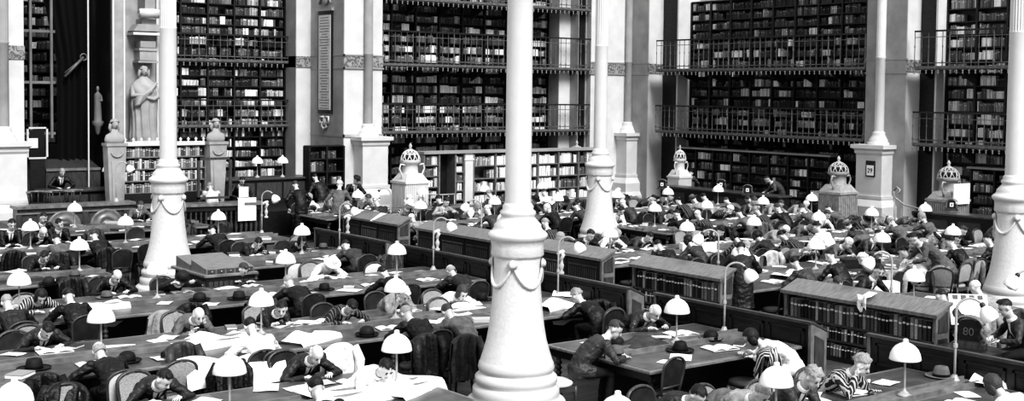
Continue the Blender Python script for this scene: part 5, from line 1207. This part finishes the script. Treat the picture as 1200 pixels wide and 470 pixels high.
    def has_table(x,r): return any(a+.2<x<b-.2 and c==r for a,b,c,_ in T)
    def free(x,y,rad):
        if any((x-a)**2+(y-b)**2<(rad+q)**2 for a,b,q in OCC): return False
        OCC.append((x,y,rad)); return True
    for o in bpy.data.objects:
        if o.parent is None and o.location.z>.5 and o.location.z<.9 and o.name.split('.')[0] in ('hat','table_lamp','newspaper','document_box','swan_neck_lamp','book','crumpled_cloth'): OCC.append((o.location.x,o.location.y,.2 if o.name[0]!='n' else .5))
    for X,r,s in list(PEOPLE):
        bx_,by_=X+R.uniform(-.1,.1),r+s*R.uniform(.5,.62)
        if R.random()<.92 and has_table(bx_,r) and free(bx_,by_,.2): put(R.choice(OB),(bx_,by_,.770),(0 if s<0 else PI)+R.uniform(-.25,.25),'open white book','%s-side open book'%('near' if s<0 else 'far'),r)
        for _ in range(R.choice((0,1,1,2))):
          bx_,by_=X+R.choice((-.45,.45))+R.uniform(-.1,.1),r+s*R.uniform(.3,.8)
          if has_table(bx_,r) and free(bx_,by_,.15): put(R.choice(PP),(bx_,by_,.770),R.uniform(0,3),'loose white sheet','%s-side sheet'%('near' if s<0 else 'far'),r)
    for x0,x1,c,l in T:
        n=int((x1-x0)*4.6)
        for i in range(n):
            x=x0+.3+(x1-x0-.6)*(i+R.random()*.8)/n; s=R.choice((-1,1)); y=c+s*R.uniform(.28,.95)
            q=pr((x,y,.77))
            if not(-10<q[0]<1210 and q[1]<480): continue
            t=R.random()
            if not free(x,y,.14): continue
            if t<.56: put(R.choice(PP),(x,y,.770),R.uniform(0,6),'loose white sheet','%s-side sheet'%('near' if s<0 else 'far'),c)
            elif t<.9: put(R.choice(CB),(x,y,.770),R.uniform(0,6),'closed book','%s-side closed book'%('near' if s<0 else 'far'),c)
            else: put(HT[R.choice(('black','bowler','grey'))],(x,y,.770),R.uniform(0,6),'felt hat','%s-side hat'%('near' if s<0 else 'far'),c)
    for px,py,z,l in ((419,248,1.13,'white sheet lying on the farthest slope-topped case, left'),(445,254,1.13,'white sheet lying on the farthest slope-topped case, right')):
        P=at(px,py,X=7.05); o=dup(PP[1],(7.06,P.y,1.12),.3); o.rotation_euler=(0,-.42,.3); o['label']=l; o.scale=(1.5,1.5,1)
    # white garment over the long bookcase, slotted rest, big coat bits
    q=MB(); P=at(1015,358,X=6.95); q.grid(lambda u,v:(6.83+.3*(1-v)**1.5 if v<.5 else 6.83-.02*math.sin(u*9),P.y+(u-.5)*.18,1.21-.12*v if v<.5 else 1.15-(v-.5)*.4+.05*math.sin(u*8)),10,14); tag(q.build('white_cloth',CLOTH['white']),'white glove-like cloth hanging over the long aisle bookcase edge','cloth')
    a=at(1138,356,X=7.9); root=thing('slotted_rest','pale slotted board leaning behind the number box reading 80','board',(7.9,a.y,.78),-.75)
    q=MB(); M=Matrix.Rotation(-.5,4,'X')
    q.bx(-.3,.3,-.02,.02,0,.52,0,M); q.build('board',PAPER,root)
    for k in range(4): q=MB(); q.bx(-.24+k*.13,-.16+k*.13,-.026,-.02,.43,.50,0,M); q.build('slot',IRON,root)
    # long light boxes standing on tables
    for px,py,l in ((1027,338,'long white box on the table behind the long aisle bookcase'),(818,291,'long white box on the table right of the lamp, behind the second aisle bookcase'),(1008,310,'dark trunk-like case behind the long aisle bookcase')):
        P=at(px,py,z=.84); q=MB(); q.bevbox(-.42,.42,-.12,.12,0,.2,.01); o=q.build('document_box',PAPER if 'white' in l else WOOD); o.location=(P.x,P.y,.77); o.rotation_euler=(0,0,-.45); tag(o,l,'box','document boxes on the tables')
    # empty seats of the left hall
    for r in (3.9,7.8,11.7,15.6,0):
        for side in (-1,1):
            X=3.9
            while X>-7.5:
                x=X+R.uniform(-.15,.15); X-=1.17
                if (r in(11.7,) and -1.5<x<1.5) or (r==0 and -1.5<x<1.6): continue
                q=pr((x,r+side*1.4,.6))
                if not(-5<q[0]<1205 and q[1]<500): continue
                if any(abs(p[0]-x)<.8 and p[1]==r and p[2]==side for p in PEOPLE): continue
                if any(o.name.startswith('reading_chair') and (o.location.xy-Vector((x,r+side*1.4))).length<.75 for o in bpy.data.objects if o.parent is None): continue
                c=chair_for(R.choice(['dark','cane','dark']),x,r,side,R.uniform(0,.15),R.uniform(-.25,.25))
                if R.random()<.35: coat(R.choice(['black','charcoal','dark grey']),R.randint(1,4),c,None,x,r)
    # remove the prototypes
    doomed=[]
    for o in bpy.data.objects:
        if o.parent is None and abs(o.location.z+50)<.01:
            doomed.append(o)
            for c in o.children: doomed.append(c); doomed.extend(c.children)
    for o in doomed: bpy.data.objects.remove(o)

def build_light():
    w=bpy.data.worlds.new('daylight'); scene.world=w; w.use_nodes=True; b=w.node_tree.nodes['Background']; b.inputs[0].default_value=(1,1,1,1); b.inputs[1].default_value=.75
    s=bpy.data.lights.new('skylight_sun','SUN'); s.energy=3.4; s.angle=math.radians(24); o=bpy.data.objects.new('skylight_sun',s); COL.objects.link(o)
    d=Vector((.09,.74,-.74)); o.rotation_euler=d.to_track_quat('-Z','Y').to_euler()
    scene.view_settings.view_transform='Standard'; scene.view_settings.look='None'
    try: scene.view_settings.look='High Contrast'
    except Exception: pass
    scene.view_settings.exposure=-0.22; scene.view_settings.gamma=1.0

build_layout()
build_architecture()
build_hemicycle()
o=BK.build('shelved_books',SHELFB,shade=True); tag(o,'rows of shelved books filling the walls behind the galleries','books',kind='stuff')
build_light()
finish_labels()
